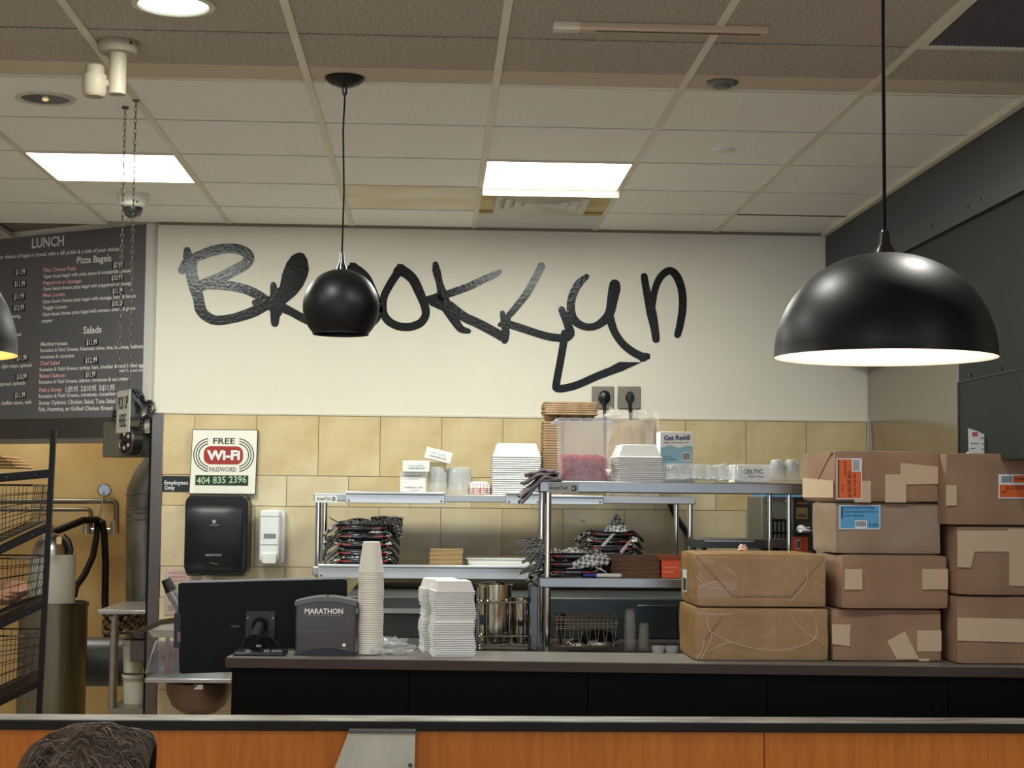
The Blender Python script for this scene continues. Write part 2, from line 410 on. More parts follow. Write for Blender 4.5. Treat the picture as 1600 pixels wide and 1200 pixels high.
# ================================================================ raised service counter
ZC = 1.03
c0 = PZ(352,1027,ZC); c1 = PZ(1600,1043,ZC); dC = (c1-c0).normalized(); nC = Vector((-dC.y, dC.x, 0))
if nC.y < 0: nC = -nC
LC = 3.1; DC = .36
def cp(s_, t_, z_): return c0+dC*s_+nC*t_+Vector((0,0,z_-ZC))
def cbox(s0,s1,t0,t1,z0,z1): return [cp(s0,t0,z0),cp(s1,t0,z0),cp(s1,t1,z0),cp(s0,t1,z0),cp(s0,t0,z1),cp(s1,t0,z1),cp(s1,t1,z1),cp(s0,t1,z1)]
ct = thing('service_counter', 'long dark service counter with brown laminate top running behind the front ledge', 'counter', (c0.x, c0.y, 0))
def cside(s0, s1, t0, t1, z0, z1, n, m_, bv=0): return MB().hexa(cbox(s0,s1,t0,t1,z0,z1)).build(n, m_, ct, bevel=bv)
cside(0, LC, 0, DC, ZC-.036, ZC-.0015, 'countertop', lamin, .002)
cside(.003, LC-.003, .003, DC, ZC-.0015, ZC, 'top_sheen', M('counter_sheen_grey',(122,118,110),.35,var=.1,vs=(6,20,20)))  # thin grey layer: the countertop's reflection put into its colour
sx = .02
while sx < LC-.03:
    e = min(sx+.62, LC-.03); cside(sx, e-.003, .02, DC-.02, .0, ZC-.037, 'front_panel', darkp); sx += .62
ZT = PY(900,1013,6.75).z
wt_ = thing('work_table', 'steel work table behind the counter holding wire baskets and cups', 'table', (0,6.6,0))
xa, xb = -.55, 2.15
MB().box((xa,6.42,ZT-.04),(xb,7.2,ZT)).build('tabletop', steeld, wt_, bevel=.004)
for x in (xa+.05, xb-.05):
    for y in (6.5, 7.1): MB().cyl((x,y,0),(x,y,ZT-.04),.02).build('leg', steel, wt_)
MB().box((xa,6.5,.2),(xb,7.15,.23)).build('lower_shelf', steeld, wt_)
pf = thing('prep_fridge', 'dark steel food prep refrigerator against the tiled wall under the far shelf', 'fridge', (.3,7.8,0))
zf = PY(900,934,7.22).z
MB().box((PY(540,950,7.22).x,7.22,0),(1.3,YB-.03,zf)).build('body', M('dark_steel_back',(82,86,86),.45,.6,rgb2=(66,70,70),vs=(1.5,1.5,6)), pf, bevel=.006)
MB().box((PY(548,950,7.2).x,7.205,PY(600,958,7.21).z),(PY(840,950,7.2).x,7.22,PY(600,951,7.21).z)).build('trim_rail', steelw, pf)
MB().box((PY(548,950,7.2).x,7.212,ZT+.002),(PY(1055,950,7.2).x,7.22,PY(600,961,7.21).z)).build('lower_panel', M('charcoal_panel',(48,52,54),.5), pf)
MB().box((PY(995,950,7.2).x,7.2,ZT+.002),(PY(1058,950,7.2).x,7.212,PY(1000,945,7.21).z)).build('lid_panel', M('dark_lid_panel',(58,64,68),.3,.4), pf, bevel=.004)

# ================================================================ overshelves
def post(root, x, y, z0, z1, r=.0135):
    b = MB(); b.cyl((x,y,z0),(x,y,z1),r,n=16); return b.build('post', chrome, root)
Ya0, Ya1 = 7.75, 8.24
a_l = PY(490,775,Ya0).x; a_r = PY(1087,785,Ya0).x
zA1 = PY(700,772.5,Ya0).z; zA1b = PY(700,786,Ya0).z
zA2 = PY(600,886,Ya0).z; zA2b = PY(600,901,Ya0).z
sa = thing('wall_side_overshelf', 'stainless two-tier shelf nearest the tiled wall, carrying foam boxes', 'shelf', ((a_l+a_r)/2, 8.0, zf))
sa.name = 'tiered_shelf'
for z1_, z0_ in ((zA1, zA1b), (zA2, zA2b)):
    MB().box((a_l,Ya0,z0_+.004),(a_r,Ya1,z1_)).build('shelf_board', steelw, sa, bevel=.004)
for x in (a_l+.022, a_r-.022):
    for y in (Ya0+.025, Ya1-.02): post(sa, x, y, zf, zA1-.002)
# ticket rails
def rail(root, xp0, xp1, yp0, yp1, Y):
    p0 = PY(xp0,yp1,Y); p1 = PY(xp1,yp0,Y)
    b = MB(); b.box((p0.x,Y-.018,p0.z),(p1.x,Y-.004,p1.z-.012)); b.box((p0.x,Y-.03,p1.z-.012),(p1.x,Y-.004,p1.z))
    o = b.build('ticket_rail', M('aluminium_rail',(206,206,204),.3,.6), root, bevel=.003)
    for x in (p0.x+.015, p1.x-.015): MB().cyl((x,Y-.021,p0.z+.012),(x,Y-.017,p0.z+.012),.005,n=8).build('rivet', steeld, o)
rail(sa, 540, 695, 769, 786, Ya0); rail(sa, 790, 845, 769, 788, Ya0)
rail(sa, 497, 850, 884, 903, Ya0); rail(sa, 846, 942, 774, 788, Ya0)
p0 = PY(492,785,Ya0); p1 = PY(527,774,Ya0)
lb = MB().box((p0.x,Ya0-.004,p0.z),(p1.x,Ya0-.001,p1.z)).build('brand_plate', white, sa)
def txt(root, s_, xa_, ya_, xb_, yb_, hpx, Y, mat, name='lettering', bold=.014):
    L = PY(xa_,ya_,Y); R = PY(xb_,yb_,Y); h = hpx/F_PX*Y
    return MB().text(s_, L, R, h, bold=bold).build(name, mat, root, smooth='flat')
txt(sa, 'AmeriTed', 495, 781.5, 516, 781.5, 5, Ya0-.0045, ink)
MB().cyl(PY(521.5,779.5,Ya0-.0042),PY(521.5,779.5,Ya0-.0052),.009,n=20).build('round_mark', ink, sa)
txt(sa, 'NSF', 519, 781, 524, 781, 2.5, Ya0-.0056, wht)

Yb0, Yb1 = 6.6, 7.02
b_l = PY(843,765,Yb0).x; b_r = PY(1254,765,Yb0).x
zB1 = PY(1050,753.5,Yb0).z; zB1b = PY(1050,771,Yb0).z
zB2 = PY(950,903,Yb0).z; zB2b = PY(950,919,Yb0).z
sb = thing('tiered_shelf', 'stainless two-tier shelf nearest the counter, carrying the onion tub', 'shelf', ((b_l+b_r)/2, 6.8, ZT))
steelb = M('dimmer_steel',(150,150,148),.3,.8,var=.1,vs=(2,2,40))
MB().box((b_l,Yb0,zB1b),(b_r,Yb1,zB1)).build('shelf_board', steelb, sb, bevel=.004)
MB().box((b_l+.002,Yb0,zB2b),(b_r,Yb1,zB2)).build('shelf_board', steelb, sb, bevel=.004)
for x in (b_l+.035, b_r-.05):
    for y in (Yb0+.018, Yb1-.02): post(sb, x, y, ZT, zB1-.002, .0135 if x < 0.8 else .009)
p0 = PY(857,770,Yb0); p1 = PY(904,755,Yb0)
MB().box((p0.x,Yb0-.004,p0.z),(p1.x,Yb0-.001,p1.z)).build('brand_plate', M('silver_label',(168,166,160),.4), sb)
txt(sb, 'AmeriTed', 858, 765, 886, 765, 6, Yb0-.0045, ink); 
MB().cyl(PY(896.5,763,Yb0-.0042),PY(896.5,763,Yb0-.0052),.0115,n=20).build('round_mark', ink, sb)
txt(sb, 'NSF', 892.5, 765, 900.5, 765, 4, Yb0-.0056, wht)

# ================================================================ lettering on the wall
vin = thing('wall_lettering', 'black handwritten wall decal reading Brooklyn across the cream wall', 'wall decal', (.1, YB, 2.3))
def stroke(pts, off, closed=False):
    P_ = [(Vector((p[0], p[1])), p[2]) for p in pts]; n = len(P_); out = []
    segs = n if closed else n-1
    for i in range(segs):
        g = lambda k: P_[k % n] if closed else P_[max(0, min(n-1, k))]
        (a, wa), (b, wb_), (c, wc), (d, wd) = g(i-1), g(i), g(i+1), g(i+2)
        for t in [k/6 for k in range(6)]:
            q = .5*((2*b)+(-a+c)*t+(2*a-5*b+4*c-d)*t*t+(-a+3*b-3*c+d)*t**3); out.append((q, wb_+(wc-wb_)*t))
    if not closed: out.append(P_[-1])
    L = []; R = []; N = len(out)
    for i, (q, w_) in enumerate(out):
        d = (out[(i+1) % N][0]-out[i-1][0]) if closed else (out[min(i+1, N-1)][0]-out[max(i-1, 0)][0])
        d.normalize(); nn = Vector((-d.y, d.x))*w_/2; L.append(q+nn); R.append(q-nn)
    vs = []; fs = []; Y = YB-.0012-off
    for a, b in zip(L, R): vs += [PY(a.x,a.y,Y), PY(b.x,b.y,Y)]
    for i in range(N if closed else N-1):
        j = (i+1) % N; fs.append((2*i, 2*j, 2*j+1, 2*i+1))
    b_ = MB(); b_._add(vs, fs)
    if not closed:
        for k in (0, -1):
            q, w_ = out[k]; b_._add([PY(q.x+w_/2*math.cos(2*PI*t/16), q.y+w_/2*math.sin(2*PI*t/16), Y-.0001) for t in range(16)], [list(range(16))])
    return b_
def merge(bs):
    o = MB()
    for b in bs: o._add(b.v, b.f)
    return o
def polyp(pts, off): b = MB(); b._add([PY(x,y,YB-.0012-off) for x,y in pts], [list(range(len(pts)))]); return b
def c1p(l): return [(270+x/7.273, 370+y/7.273) for x,y in l]
def c2p(l): return [(560+x/6.667, 390+y/6.667) for x,y in l]
letters = []
letters.append([stroke([(292.5,391.5,11),(294,402,16),(297.5,414,20),(300,432,18),(304.5,448,20),(310,466,17),(313,482,18),(321,493,16),(338,500.6,15),(366,497,15),(394,488,17),(412,478,18)],0),
  stroke([(285,422,14),(292,414,20),(300,408,18)],.0003),
  stroke([(301,404,14),(331.9,392,16),(359,388,15),(379,391.5,16),(389,401.6,17),(383,413,17),(366,422.5,17),(347,432.5,17),(325,442,18),(311,448,18)],.0005),
  stroke([(322,444.5,15),(352.5,445.8,15),(380,451,15),(400.6,459.5,15),(415,469,15),(424,474,16)],.0007), stroke([(398.5,473,10),(408,473,16),(420,474,22)],.0009)])
letters.append([stroke([(427,445,9),(428.5,455,13),(433,470,22),(432,484,22),(430,494,15),(429.5,505,12)],0),
  polyp(c1p([(1215,565),(1240,430),(1290,300),(1350,215),(1430,175),(1490,190),(1530,260),(1548,370),(1530,450),(1480,560),(1400,660),(1275,765),(1220,885),(1110,820),(1100,660)]),.0004),
  stroke([(438,479,16),(455.6,487.5,13),(476,498.6,13),(492,505,13)],.0006)])
O = [(626,422.2,17),(644,435,16),(655,456,15),(663.5,477,13.5),(665,492,12.5),(657.5,504,13),(644,510,13),(630.5,511,13),(617,507.7,13),(605,499.5,13),(598.7,486,12),(599.7,465,12),(608,447,12.5),(618.5,430.5,13)]
cap = c2p([(405,148),(460,150),(590,250),(600,300),(480,290),(390,260),(395,215)])
letters.append([stroke([(x-74,y-2,w_) for x,y,w_ in O],0,True), polyp([(x-74,y-2) for x,y in cap],.0004)])
letters.append([stroke(O,0,True), polyp(cap,.0004)])
letters.append([stroke([(680.5,413,9),(682,423,13),(686.8,442.5,11),(690.5,457.5,15),(693,471,20),(702.5,487.5,17),(711.5,502.5,14),(720.5,514,12),(732,517.5,8)],0),
  stroke([(664,471,13),(677,466.5,13),(691,463,16)],.0003), polyp([(668,463),(690,458),(702,470),(700,490),(672,477)],.0004),
  stroke([(695,461,12),(710,456,12),(732.5,447.7,12),(755,437,11.5),(773,429,10.5),(781,424.5,7)],.0006),
  stroke([(702,479,18),(725,495,15),(747.5,505.5,15),(770,517.5,15),(785,526.5,15),(788.5,533,9)],.0008)])
letters.append([stroke([(785,489,8),(787,501,10),(790,518,13),(789,531,11)],0), stroke([(781,507.6,7),(792,501,12)],.0003),
  stroke([(793,496,10),(807.5,478.7,11),(822,460,12),(834,439.5,12),(842.5,423,12),(846,416,12)],.0005),
  stroke([(791,505.5,12),(811.5,511.7,12.5),(842.5,522,12),(863,527,12.5),(884,528,13),(892,522,12)],.0007)])
letters.append([stroke([(877.5,484,11),(884,499,12),(891,518,14)],0),
  stroke([(917,432,8),(904,443.6,13),(894,464,13),(892,483,13),(897,500,14),(912.6,510,11.5),(929,510,11.5),(943.6,501,14),(953,488,15),(957,468,17),(960,452,19),(960.5,445,17)],.0003),
  stroke([(953,497,14),(960,518,12),(972.5,536.5,12),(989,550,12.5),(1006,558.5,13)],.0005), polyp([(1000,552),(1009,551),(1015.8,553),(1015.8,560.5),(1001,566),(997,559)],.0007),
  polyp([(968,565.3),(1002.4,566),(985,574),(963,583),(955,572)],.0007),
  stroke([(972,573,13),(935,587,12),(904.4,600.4,12),(884,606.2,12),(870,606.6,12),(869.5,598,12),(875.5,565,12),(880.7,534,12),(881.7,520,10)],.0009)])
letters.append([stroke([(1006.5,432,11),(1010.6,456,12),(1018,489,16),(1023,514,13),(1025,530,12)],0),
  stroke([(1020,480,8),(1023,454,11),(1032,433,11.5),(1045.7,423,12),(1057,431,13),(1065,452,12.5),(1066.7,478.7,12.5),(1063,505.5,12),(1058.7,523,11)],.0004)])
for L_ in letters: merge(L_).build('letter', inkk, vin, smooth='flat')

# ================================================================ menu board
zt = CEIL-.004
mb_ = thing('menu_board', 'dark slate lunch menu board with white lettering above the kitchen doorway', 'menu board', onA(.9, ZM0, .02))
mbm = M('menu_slate',(104,104,108),.55,var=.08,vs=(3,3,3))
MB().hexa(abox(.045, 2.7, ZM0, zt, .002, .02)).build('panel', mbm, mb_)
MB().hexa(abox(.0, .043, ZM0, zt, .002, .028)).build('white_edge', M('white_edge_paint',(214,212,204),.5), mb_)
MB().hexa(abox(.0, 2.7, ZM0-.012, ZM0, .002, .024)).build('bottom_trim', M('blue_grey_trim',(90,92,108),.5), mb_)
W_, Rr, H_ = [], [], []
pink = M('pink_lettering',(244,186,192),.6)
lines = [("LUNCH",175,168,352,153,44,0),("ur choice of bagel or bread, with a dill pickle & a side of your choice",0,228,658,182,17,0),
("Pizza Bagels",424,253,614,240,30,0),("$7.99",626,277,676,272,24,2),("Plain Cheese Pizza",240,300,418,288,17,1),("Open faced bagel with pizza sauce & mozzarella cheese",240,335,722,300,16,0),
("$10.99",614,347,676,342,24,2),("Pepperoni or Sausage",237,370,447,358,17,1),("Open faced cheese pizza bagel with pepperoni or sausage",237,403,732,370,16,0),("$11.99",620,420,676,415,24,2),
("Meat Lovers",237,438,358,432,17,1),("Open faced cheese pizza bagel with sausage, ham, & bacon",234,473,748,440,16,0),("$10.99",618,488,676,485,24,2),("Veggie Lovers",234,507,370,500,17,0),
("Open faced cheese pizza bagel with tomato, onion, & green",232,543,745,508,16,0),("pepper",231,578,291,574,15,0),("Salads",459,640,560,634,31,0),("Mediterranean",225,708,372,702,17,0),("$11.99",476,702,536,699,24,2),
("Romaine & Field Greens, Kalamata olives, feta, hummus, walnuts.",222,742,794,718,16,0),("tomatoes & cucumber",222,777,412,770,16,0),("Chef Salad",220,815,328,810,18,1),("$12.99",470,803,536,797,24,2),
("Romaine & Field Greens, turkey, ham, cheddar & hard boiled egg",218,848,792,822,16,0),("(with Tuna and onion)",655,852,805,847,12,0),("Baked Salmon",218,883,360,878,17,1),("$11.99",472,880,526,876,24,2),
("Romaine & Field Greens, salmon, tomatoes & cucumber",216,917,708,897,16,0),("Pick a Scoop",216,962,340,957,18,1),("1:$9.95  2:$10.95  3:$11.95",362,960,632,950,24,0),
("Romaine & Field Greens, tomatoes, cucumber",214,995,640,980,17,0),("Scoop Options: Chicken Salad, Tuna Salad",214,1032,636,1022,19,0),("Fish, Hummus, or Grilled Chicken Breast",212,1068,622,1060,19,0),
("$11.99",85,315,140,312,24,2),("$11.99",80,380,138,378,24,2),("$11.99",76,450,132,446,24,2),("$12.99",76,512,132,508,24,2),("dressing,",34,556,115,550,16,0),("fried",78,655,116,652,16,0),
("$11.99",92,790,148,785,24,2),(", light mayo, spinach",0,830,175,822,16,0),("$10.99",92,893,146,889,24,2),("spread, spinach",0,928,138,920,16,0),("$11.99",82,993,138,990,24,2),(", buffalo sauce, with",0,1033,174,1026,16,0)]
pw_ = MB(); pp_ = MB(); pk = MB()
nAo = A0+nA*.0215
for s_, x0, y0, x1, y1, h, k in lines:
    cv = lambda x, y, e=0: PP(x/3.5308, 340+y/3.5294, nAo+nA*e, nA)
    L = cv(x0,y0); R = cv(x1,y1); hz = (cv(x0,y0-h)-L).z
    MB().text(s_, L, R, hz*1.22, bold=.022).build('lettering', pink if k == 1 else wht, mb_, smooth='flat')
    if k == 2:
        pad = 7
        pk = MB(); pk._add([cv(x0-pad,y0+pad,-.0008),cv(x1+pad,y1+pad,-.0008),cv(x1+pad,y1-h-pad,-.0008),cv(x0-pad,y0-h-pad,-.0008)],[(0,1,2,3)]); pk.build('price_patch', M('black_price_patch',(20,20,26),.6), mb_, smooth='flat')
for x, y in ((40,1087),(330,1085),(560,1083),(822,1078)):
    p = PP(x/3.53, 340+y/3.53, nAo, nA); MB().cyl(p, p+nA*.003, .004, n=8).build('screw', chrome, mb_)

# ================================================================ ceiling fixtures
def troffer(i, label):
    x0 = GX+i*G+.014; x1 = GX+(i+1)*G-.014; y0 = GY+2*G+.012; y1 = GY+3*G-.012
    t = thing('ceiling_light', label, 'ceiling light', ((x0+x1)/2,(y0+y1)/2,CEIL), 'square ceiling panels of light')
    MB().box((x0,y0,CEIL+.0),(x1,y1,CEIL+.003)).build('diffuser', M('lit_diffuser',(255,253,240),.5,emis=9,ecol=(255,252,238)), t)
    f = MB(); f.box((x0-.012,y0-.012,CEIL-.006),(x1+.012,y0,CEIL+.01)).box((x0-.012,y1,CEIL-.006),(x1+.012,y1+.012,CEIL+.01)).box((x0-.012,y0,CEIL-.006),(x0,y1,CEIL+.01)).box((x1,y0,CEIL-.006),(x1+.012,y1,CEIL+.01))
    f.build('frame', gridm, t); return t
troffer(-2, 'square lit ceiling panel behind the hanging chains'); tr2 = troffer(1, 'square lit ceiling panel in front of the air vent')
del tr2['group']; del bpy.data.objects['ceiling_light']['group']
# acrylic draught shield by the vent
ds = thing('air_deflector', 'pale acrylic air deflector strip hanging behind the central light panel', 'air deflector', (GX+1.5*G, GY+3*G, CEIL))
MB().box((GX+G+.01, GY+3*G+.0, CEIL-.035),(GX+2*G-.0, GY+3*G+.008, CEIL-.004)).build('blade', M('acrylic_blade_glow',(236,236,206),.2,alpha=.9,emis=.25), ds, bevel=.002)  # faint emission stands in for the panel light the blade catches
for x in (GX+G+.02, GX+2*G-.02): MB().box((x-.008,GY+3*G-.006,CEIL-.03),(x+.008,GY+3*G+.016,CEIL-.001)).build('clip', white, ds)
# vent diffuser
vd = thing('ceiling_vent', 'four-way louvred ceiling air vent beside the central light panel', 'vent', (GX+1.5*G, GY+3.5*G, CEIL))
vm = M('vent_white',(222,220,206),.5)
cx_, cy_ = GX+1.5*G-.02, GY+3.5*G
for k, r in enumerate((.21,.165,.12,.075)):
    r2 = r-.045; zo = CEIL-.006; zi = CEIL-.0-.028
    b = MB(); q = [(-1,-1),(1,-1),(1,1),(-1,1)]
    b._add([(cx_+a*r, cy_+c*r, zi) for a,c in q]+[(cx_+a*r2, cy_+c*r2, zo+.012) for a,c in q], [(i,(i+1)%4,4+(i+1)%4,4+i) for i in range(4)])
    b.build('louvre', vm, vd, solid=.003)
MB().box((GX+G+.01,GY+3*G+.01,CEIL+.002),(GX+2*G-.01,GY+4*G-.01,CEIL+.008)).build('backplate', M('yellowed_plate',(208,196,150),.7,rgb2=(184,160,100),vs=(4,4,4)), vd)
# return grille top right
x0, x1, y1_, y0_ = GX+3*G+.03, XS-.03, Y62-.03, Y62-G+.03
rg = thing('return_grille', 'dark grey eggcrate ceiling return grille at the top right corner', 'vent', ((x0+x1)/2,(y0_+y1_)/2,CEIL))
f = MB(); f.box((x0-.025,y0_-.025,CEIL-.006),(x1+.025,y0_,CEIL+.01)).box((x0-.025,y1_,CEIL-.006),(x1+.025,y1_+.025,CEIL+.01)).box((x0-.025,y0_,CEIL-.006),(x0,y1_,CEIL+.01)).box((x1,y0_,CEIL-.006),(x1+.025,y1_,CEIL+.01))
f.build('frame', gridm, rg)
eg = MB(); k = x0
while k < x1: eg.box((k-.0012,y0_,CEIL-.002),(k+.0012,y1_,CEIL+.008)); k += .0125
k = y0_
while k < y1_: eg.box((x0,k-.0012,CEIL-.002),(x1,k+.0012,CEIL+.008)); k += .0125
tag(eg.build('eggcrate', M('grille_grey',(96,92,94),.6), rg, smooth=0), None, None, None, 'stuff')
MB().box((x0,y0_,CEIL+.012),(x1,y1_,CEIL+.016)).build('backing', M('grille_backing',(48,46,50),.9), rg)
# slot bar on ceiling
p0 = PZ(864,39,CEIL); p1 = PZ(1202,39,CEIL)
sl = thing('ceiling_rail', 'thin beige rail fixed flat to the front ceiling tiles', 'rail', ((p0+p1)/2))
ym = (p0.y+p1.y)/2
MB().box((p0.x,ym-.018,CEIL-.022),(p1.x,ym+.018,CEIL-.0)).build('body', M('beige_rail',(188,164,136),.5), sl, bevel=.003)
MB().box((p0.x-.002,ym-.02,CEIL-.024),(p0.x+.075,ym+.02,CEIL)).build('end_cap', M('cream_cap',(206,194,172),.5), sl, bevel=.003)
MB().box((p0.x+.12,ym-.004,CEIL-.0235),(p1.x-.02,ym+.004,CEIL-.0215)).build('slot', black, sl)
# cans
def can(px, py, r, lit, label):
    p = PZ(px,py,CEIL); t = thing('recessed_light', label, 'ceiling light', p)
    b = MB(); b.lathe([(r+.016,-.0),(r+.016,-.006),(r,-.008),(r-.006,-.0)], p, 40, closed=True); b.build('ring', M('can_ring',(206,200,184),.4), t)
    if lit:
        MB().cyl(p+V(0,0,-.003), p+V(0,0,-.001), r-.004, n=40).build('diffuser', M('can_lens',(240,255,246),.5,emis=4.5,ecol=(232,255,240)), t)
    else:
        b = MB(); b.lathe([(r-.004,-.004),(r*.8,-.0018),(r*.45,-.0006),(.001,-.0004)], p, 40); b.build('reflector', M('can_reflector',(150,150,140),.18,1), t)
        MB().lathe([(.001,-.012),(.006,-.011),(.011,-.008),(.012,-.002)], p, 16).build('bulb', M('can_bulb',(255,225,170),.4,emis=.5), t)
can(271,6,.098,True,'round lit recessed lamp at the top edge of the ceiling')
for n_, (x_, y_) in enumerate(CANS):
    t = thing('recessed_light', 'round recessed downlight over the counter, above the frame, %s' % ('middle','right','left')[n_], 'ceiling light', (x_,y_,CEIL))
    MB().cyl((x_,y_,CEIL-.003),(x_,y_,CEIL-.001),.08,n=32).build('diffuser', M('can_lens',(0,0,0)), t); MB().lathe([(.097,0),(.097,-.006),(.08,-.008),(.078,0)],(x_,y_,CEIL),32,closed=True).build('ring', M('can_ring',(0,0,0)), t)
can(71,153,.085,False,'round silver recessed lamp, unlit, left of the chains')
p = PZ(1128,128,CEIL+.003); d_ = thing('smoke_detector', 'round grey sprinkler rosette on the plain ceiling strip', 'detector', p)
MB().lathe([(.05,0),(.052,-.006),(.045,-.012),(.03,-.014)], p, 28).build('ring', M('detector_grey',(120,122,112),.4,.4), d_); MB().lathe([(.03,-.013),(.026,-.02),(.001,-.022)], p, 24).build('core', M('detector_core',(84,90,84),.4), d_)
p = PZ(1131,233,CEIL); d_ = tag(MB().lathe([(.042,0),(.042,-.006),(.038,-.009),(.001,-.01)], p, 32).build('sprinkler_cover', white, None, loc=p), 'flat white round sprinkler cover on the ceiling tiles', 'ceiling cover')
# dome camera
p = PZ(208,303,CEIL); dcam = thing('dome_camera', 'white dome security camera with dark bubble above the menu board', 'camera', p)
MB().lathe([(.07,0),(.07,-.012),(.066,-.03),(.06,-.055),(.05,-.062)], p, 32).build('housing', M('camera_cream',(214,212,196),.4), dcam)
MB().lathe([(.045,-.058),(.044,-.075),(.036,-.095),(.02,-.108),(.001,-.112)], p, 28).build('bubble', M('smoked_bubble',(40,42,44),.08,coat=.6), dcam)
MB().cyl(p+V(.03,-.062,-.045),p+V(.03,-.068,-.045),.006,n=10).build('screw', black, dcam)
# camera / spot mount near top left
Ym = PZ(185,72,CEIL).y; cm_ = M('cream_plastic',(176,164,142),.5,spec=.3)
p = PZ(185,66,CEIL); sp = thing('ceiling_sensor', 'cream ceiling bracket with round base and stubby side canister', 'sensor', p)
MB().lathe([(.056,0),(.06,-.006),(.06,-.022),(.053,-.034),(.02,-.036)], p, 36).build('base', cm_, sp)
q0 = PY(185,80,p.y); q1 = PY(184,148,p.y)
MB().cyl((p.x,p.y,CEIL-.03),(p.x,p.y,q1.z),.026,n=28).build('stem', cm_, sp, bevel=.002)
c_ = PY(148,128,p.y)
MB().lathe([(.028,-.045),(.036,-.035),(.037,.015),(.035,.02),(.028,.022),(.028,.045),(.024,.05)], (c_.x,c_.y,c_.z), 32).build('canister', cm_, sp)
MB().cyl((c_.x,p.y,c_.z-.005),(p.x,p.y,c_.z-.005),.013).build('arm', cm_, sp)
MB().cyl(p+V(.045,-.04,-.012),p+V(.045,-.047,-.012),.004,n=8).build('screw', black, sp)
# pendants
def dome(name, c, R, H, label, lit, top_z, mout, min_, globe=False, neck=.02):
    t = thing(name, label, 'pendant lamp', (c.x,c.y,c.z))
    N = 18
    if globe: prof = [(R*math.sin(a), R*math.cos(a)) for a in [(.02+k/N*(2.33-.02)) for k in range(N+1)]]; zc = -prof[-1][1]; topz = R+zc
    else: prof = [(R*math.sin(a)**.94 if a > 0 else 0, H*math.cos(a)) for a in [.03+k/N*(PI/2-.03) for k in range(N+1)]]; zc = 0; topz = H
    o = MB(); o.lathe([(r,z+zc) for r,z in prof]+[(prof[-1][0]+.001,prof[-1][1]+zc-.004)], c, 64); 
    o.f = [f for f in o.f if len(f) == 4]; o.m = [0]*len(o.f); o.build('shade', mout, t, smooth=80)
    i = MB(); i.lathe([(max(r-.004,.001),z+zc-.004*(z/max(H,R)) ) for r,z in prof]+[(prof[-1][0],prof[-1][1]+zc-.0035)], c, 64)
    i.f = [f for f in i.f if len(f) == 4]; i.m = [0]*len(i.f); i.build('inner_lining', min_, t, smooth=80)
    MB().lathe([(.028*neck/.02,topz-.006),(.024*neck/.02,topz+.006),(.014*neck/.02,topz+.022),(.010*neck/.02,topz+.05),(.007*neck/.02,topz+.055)], c, 20).build('cord_grip', M('dark_chrome',(90,92,94),.2,1), t)
    if lit:
        bz = c.z+topz*.45
        MB().lathe([(.001,-.05),(.022,-.045),(.034,-.02),(.034,.0),(.02,.03),(.014,.05),(.014,.07)], (c.x,c.y,bz), 20).build('bulb', M('bulb_'+name,(255,240,210),.4,emis=14,ecol=lit), t)
    return t, topz
satin = M('satin_black_enamel',(7,9,14),.43,spec=.36)
liningw = M('white_lining',(245,242,232),.6); liningk = M('dark_lining',(14,14,16),.6)
Yp = 3.9; c = PY(1383,557,Yp); Rw = (PY(1553,557,Yp).x-PY(1213,557,Yp).x)/2; Hh = PY(1383,396,Yp).z-c.z
t, tz = dome('pendant_lamp', c, Rw, Hh, 'large black dome pendant lamp hanging over the wrapped parcels', (255,246,225), 0, satin, liningw)
xt = PY(1378,0,Yp)
MB().tube([c+V(0,0,tz+.05),(c.x-.001,c.y,c.z+tz+.5),(c.x,c.y,CEIL-.01)], .0045, 10).build('cord', blackm, t)
MB().lathe([(.06,0),(.06,-.012),(.04,-.025),(.001,-.027)], (c.x,c.y,CEIL), 32).build('canopy', satin, t)
point('pendant_bulb_light', (c.x,c.y,c.z+.09), 4, (1,.93,.8), .05)
pc = PZ(539,121,CEIL+.003); c = PY(533,521,pc.y)
Rg = (PY(595,480,pc.y).x-PY(475,480,pc.y).x)/2
t, tz = dome('pendant_lamp', V(pc.x,pc.y,c.z), Rg, 0, 'small black globe pendant lamp hanging in front of the wall lettering', None, 0, satin, liningk, True, .013)
zt_ = c.z+tz+.05
MB().tube([(pc.x,pc.y,zt_),(pc.x+.003,pc.y,zt_+.2),(pc.x-.003,pc.y,zt_+.4),(pc.x+.002,pc.y,zt_+.55),(pc.x,pc.y,CEIL-.03)], .0028, 8).build('cord', M('brown_black_cord',(22,16,14),.8,spec=.2), t)
MB().lathe([(.064,0),(.064,-.006),(.05,-.02),(.02,-.032),(.001,-.033)], pc, 40).build('canopy', satin, t)
MB().lathe([(.009,-.03),(.008,-.055),(.005,-.06)], pc, 14).build('canopy_grip', M('dark_chrome',(0,0,0)), t)
Yq = 3.5; c = PY(-163,548,Yq); Rq = PY(23,548,Yq).x-c.x
t, tz = dome('pendant_lamp', c, Rq, Rq*.95, 'black dome pendant lamp with warm light at the left edge of the photo', (255,214,120), 0, satin, M('warm_lining',(245,225,150),.6))
MB().tube([c+V(0,0,tz+.05),(c.x,c.y,CEIL-.01)], .0045, 10).build('cord', blackm, t)
MB().lathe([(.06,0),(.06,-.012),(.04,-.025),(.001,-.027)], (c.x,c.y,CEIL), 32).build('canopy', satin, t)
point('pendant_bulb_light', (c.x,c.y,c.z+.09), 5, (1,.82,.42), .05)

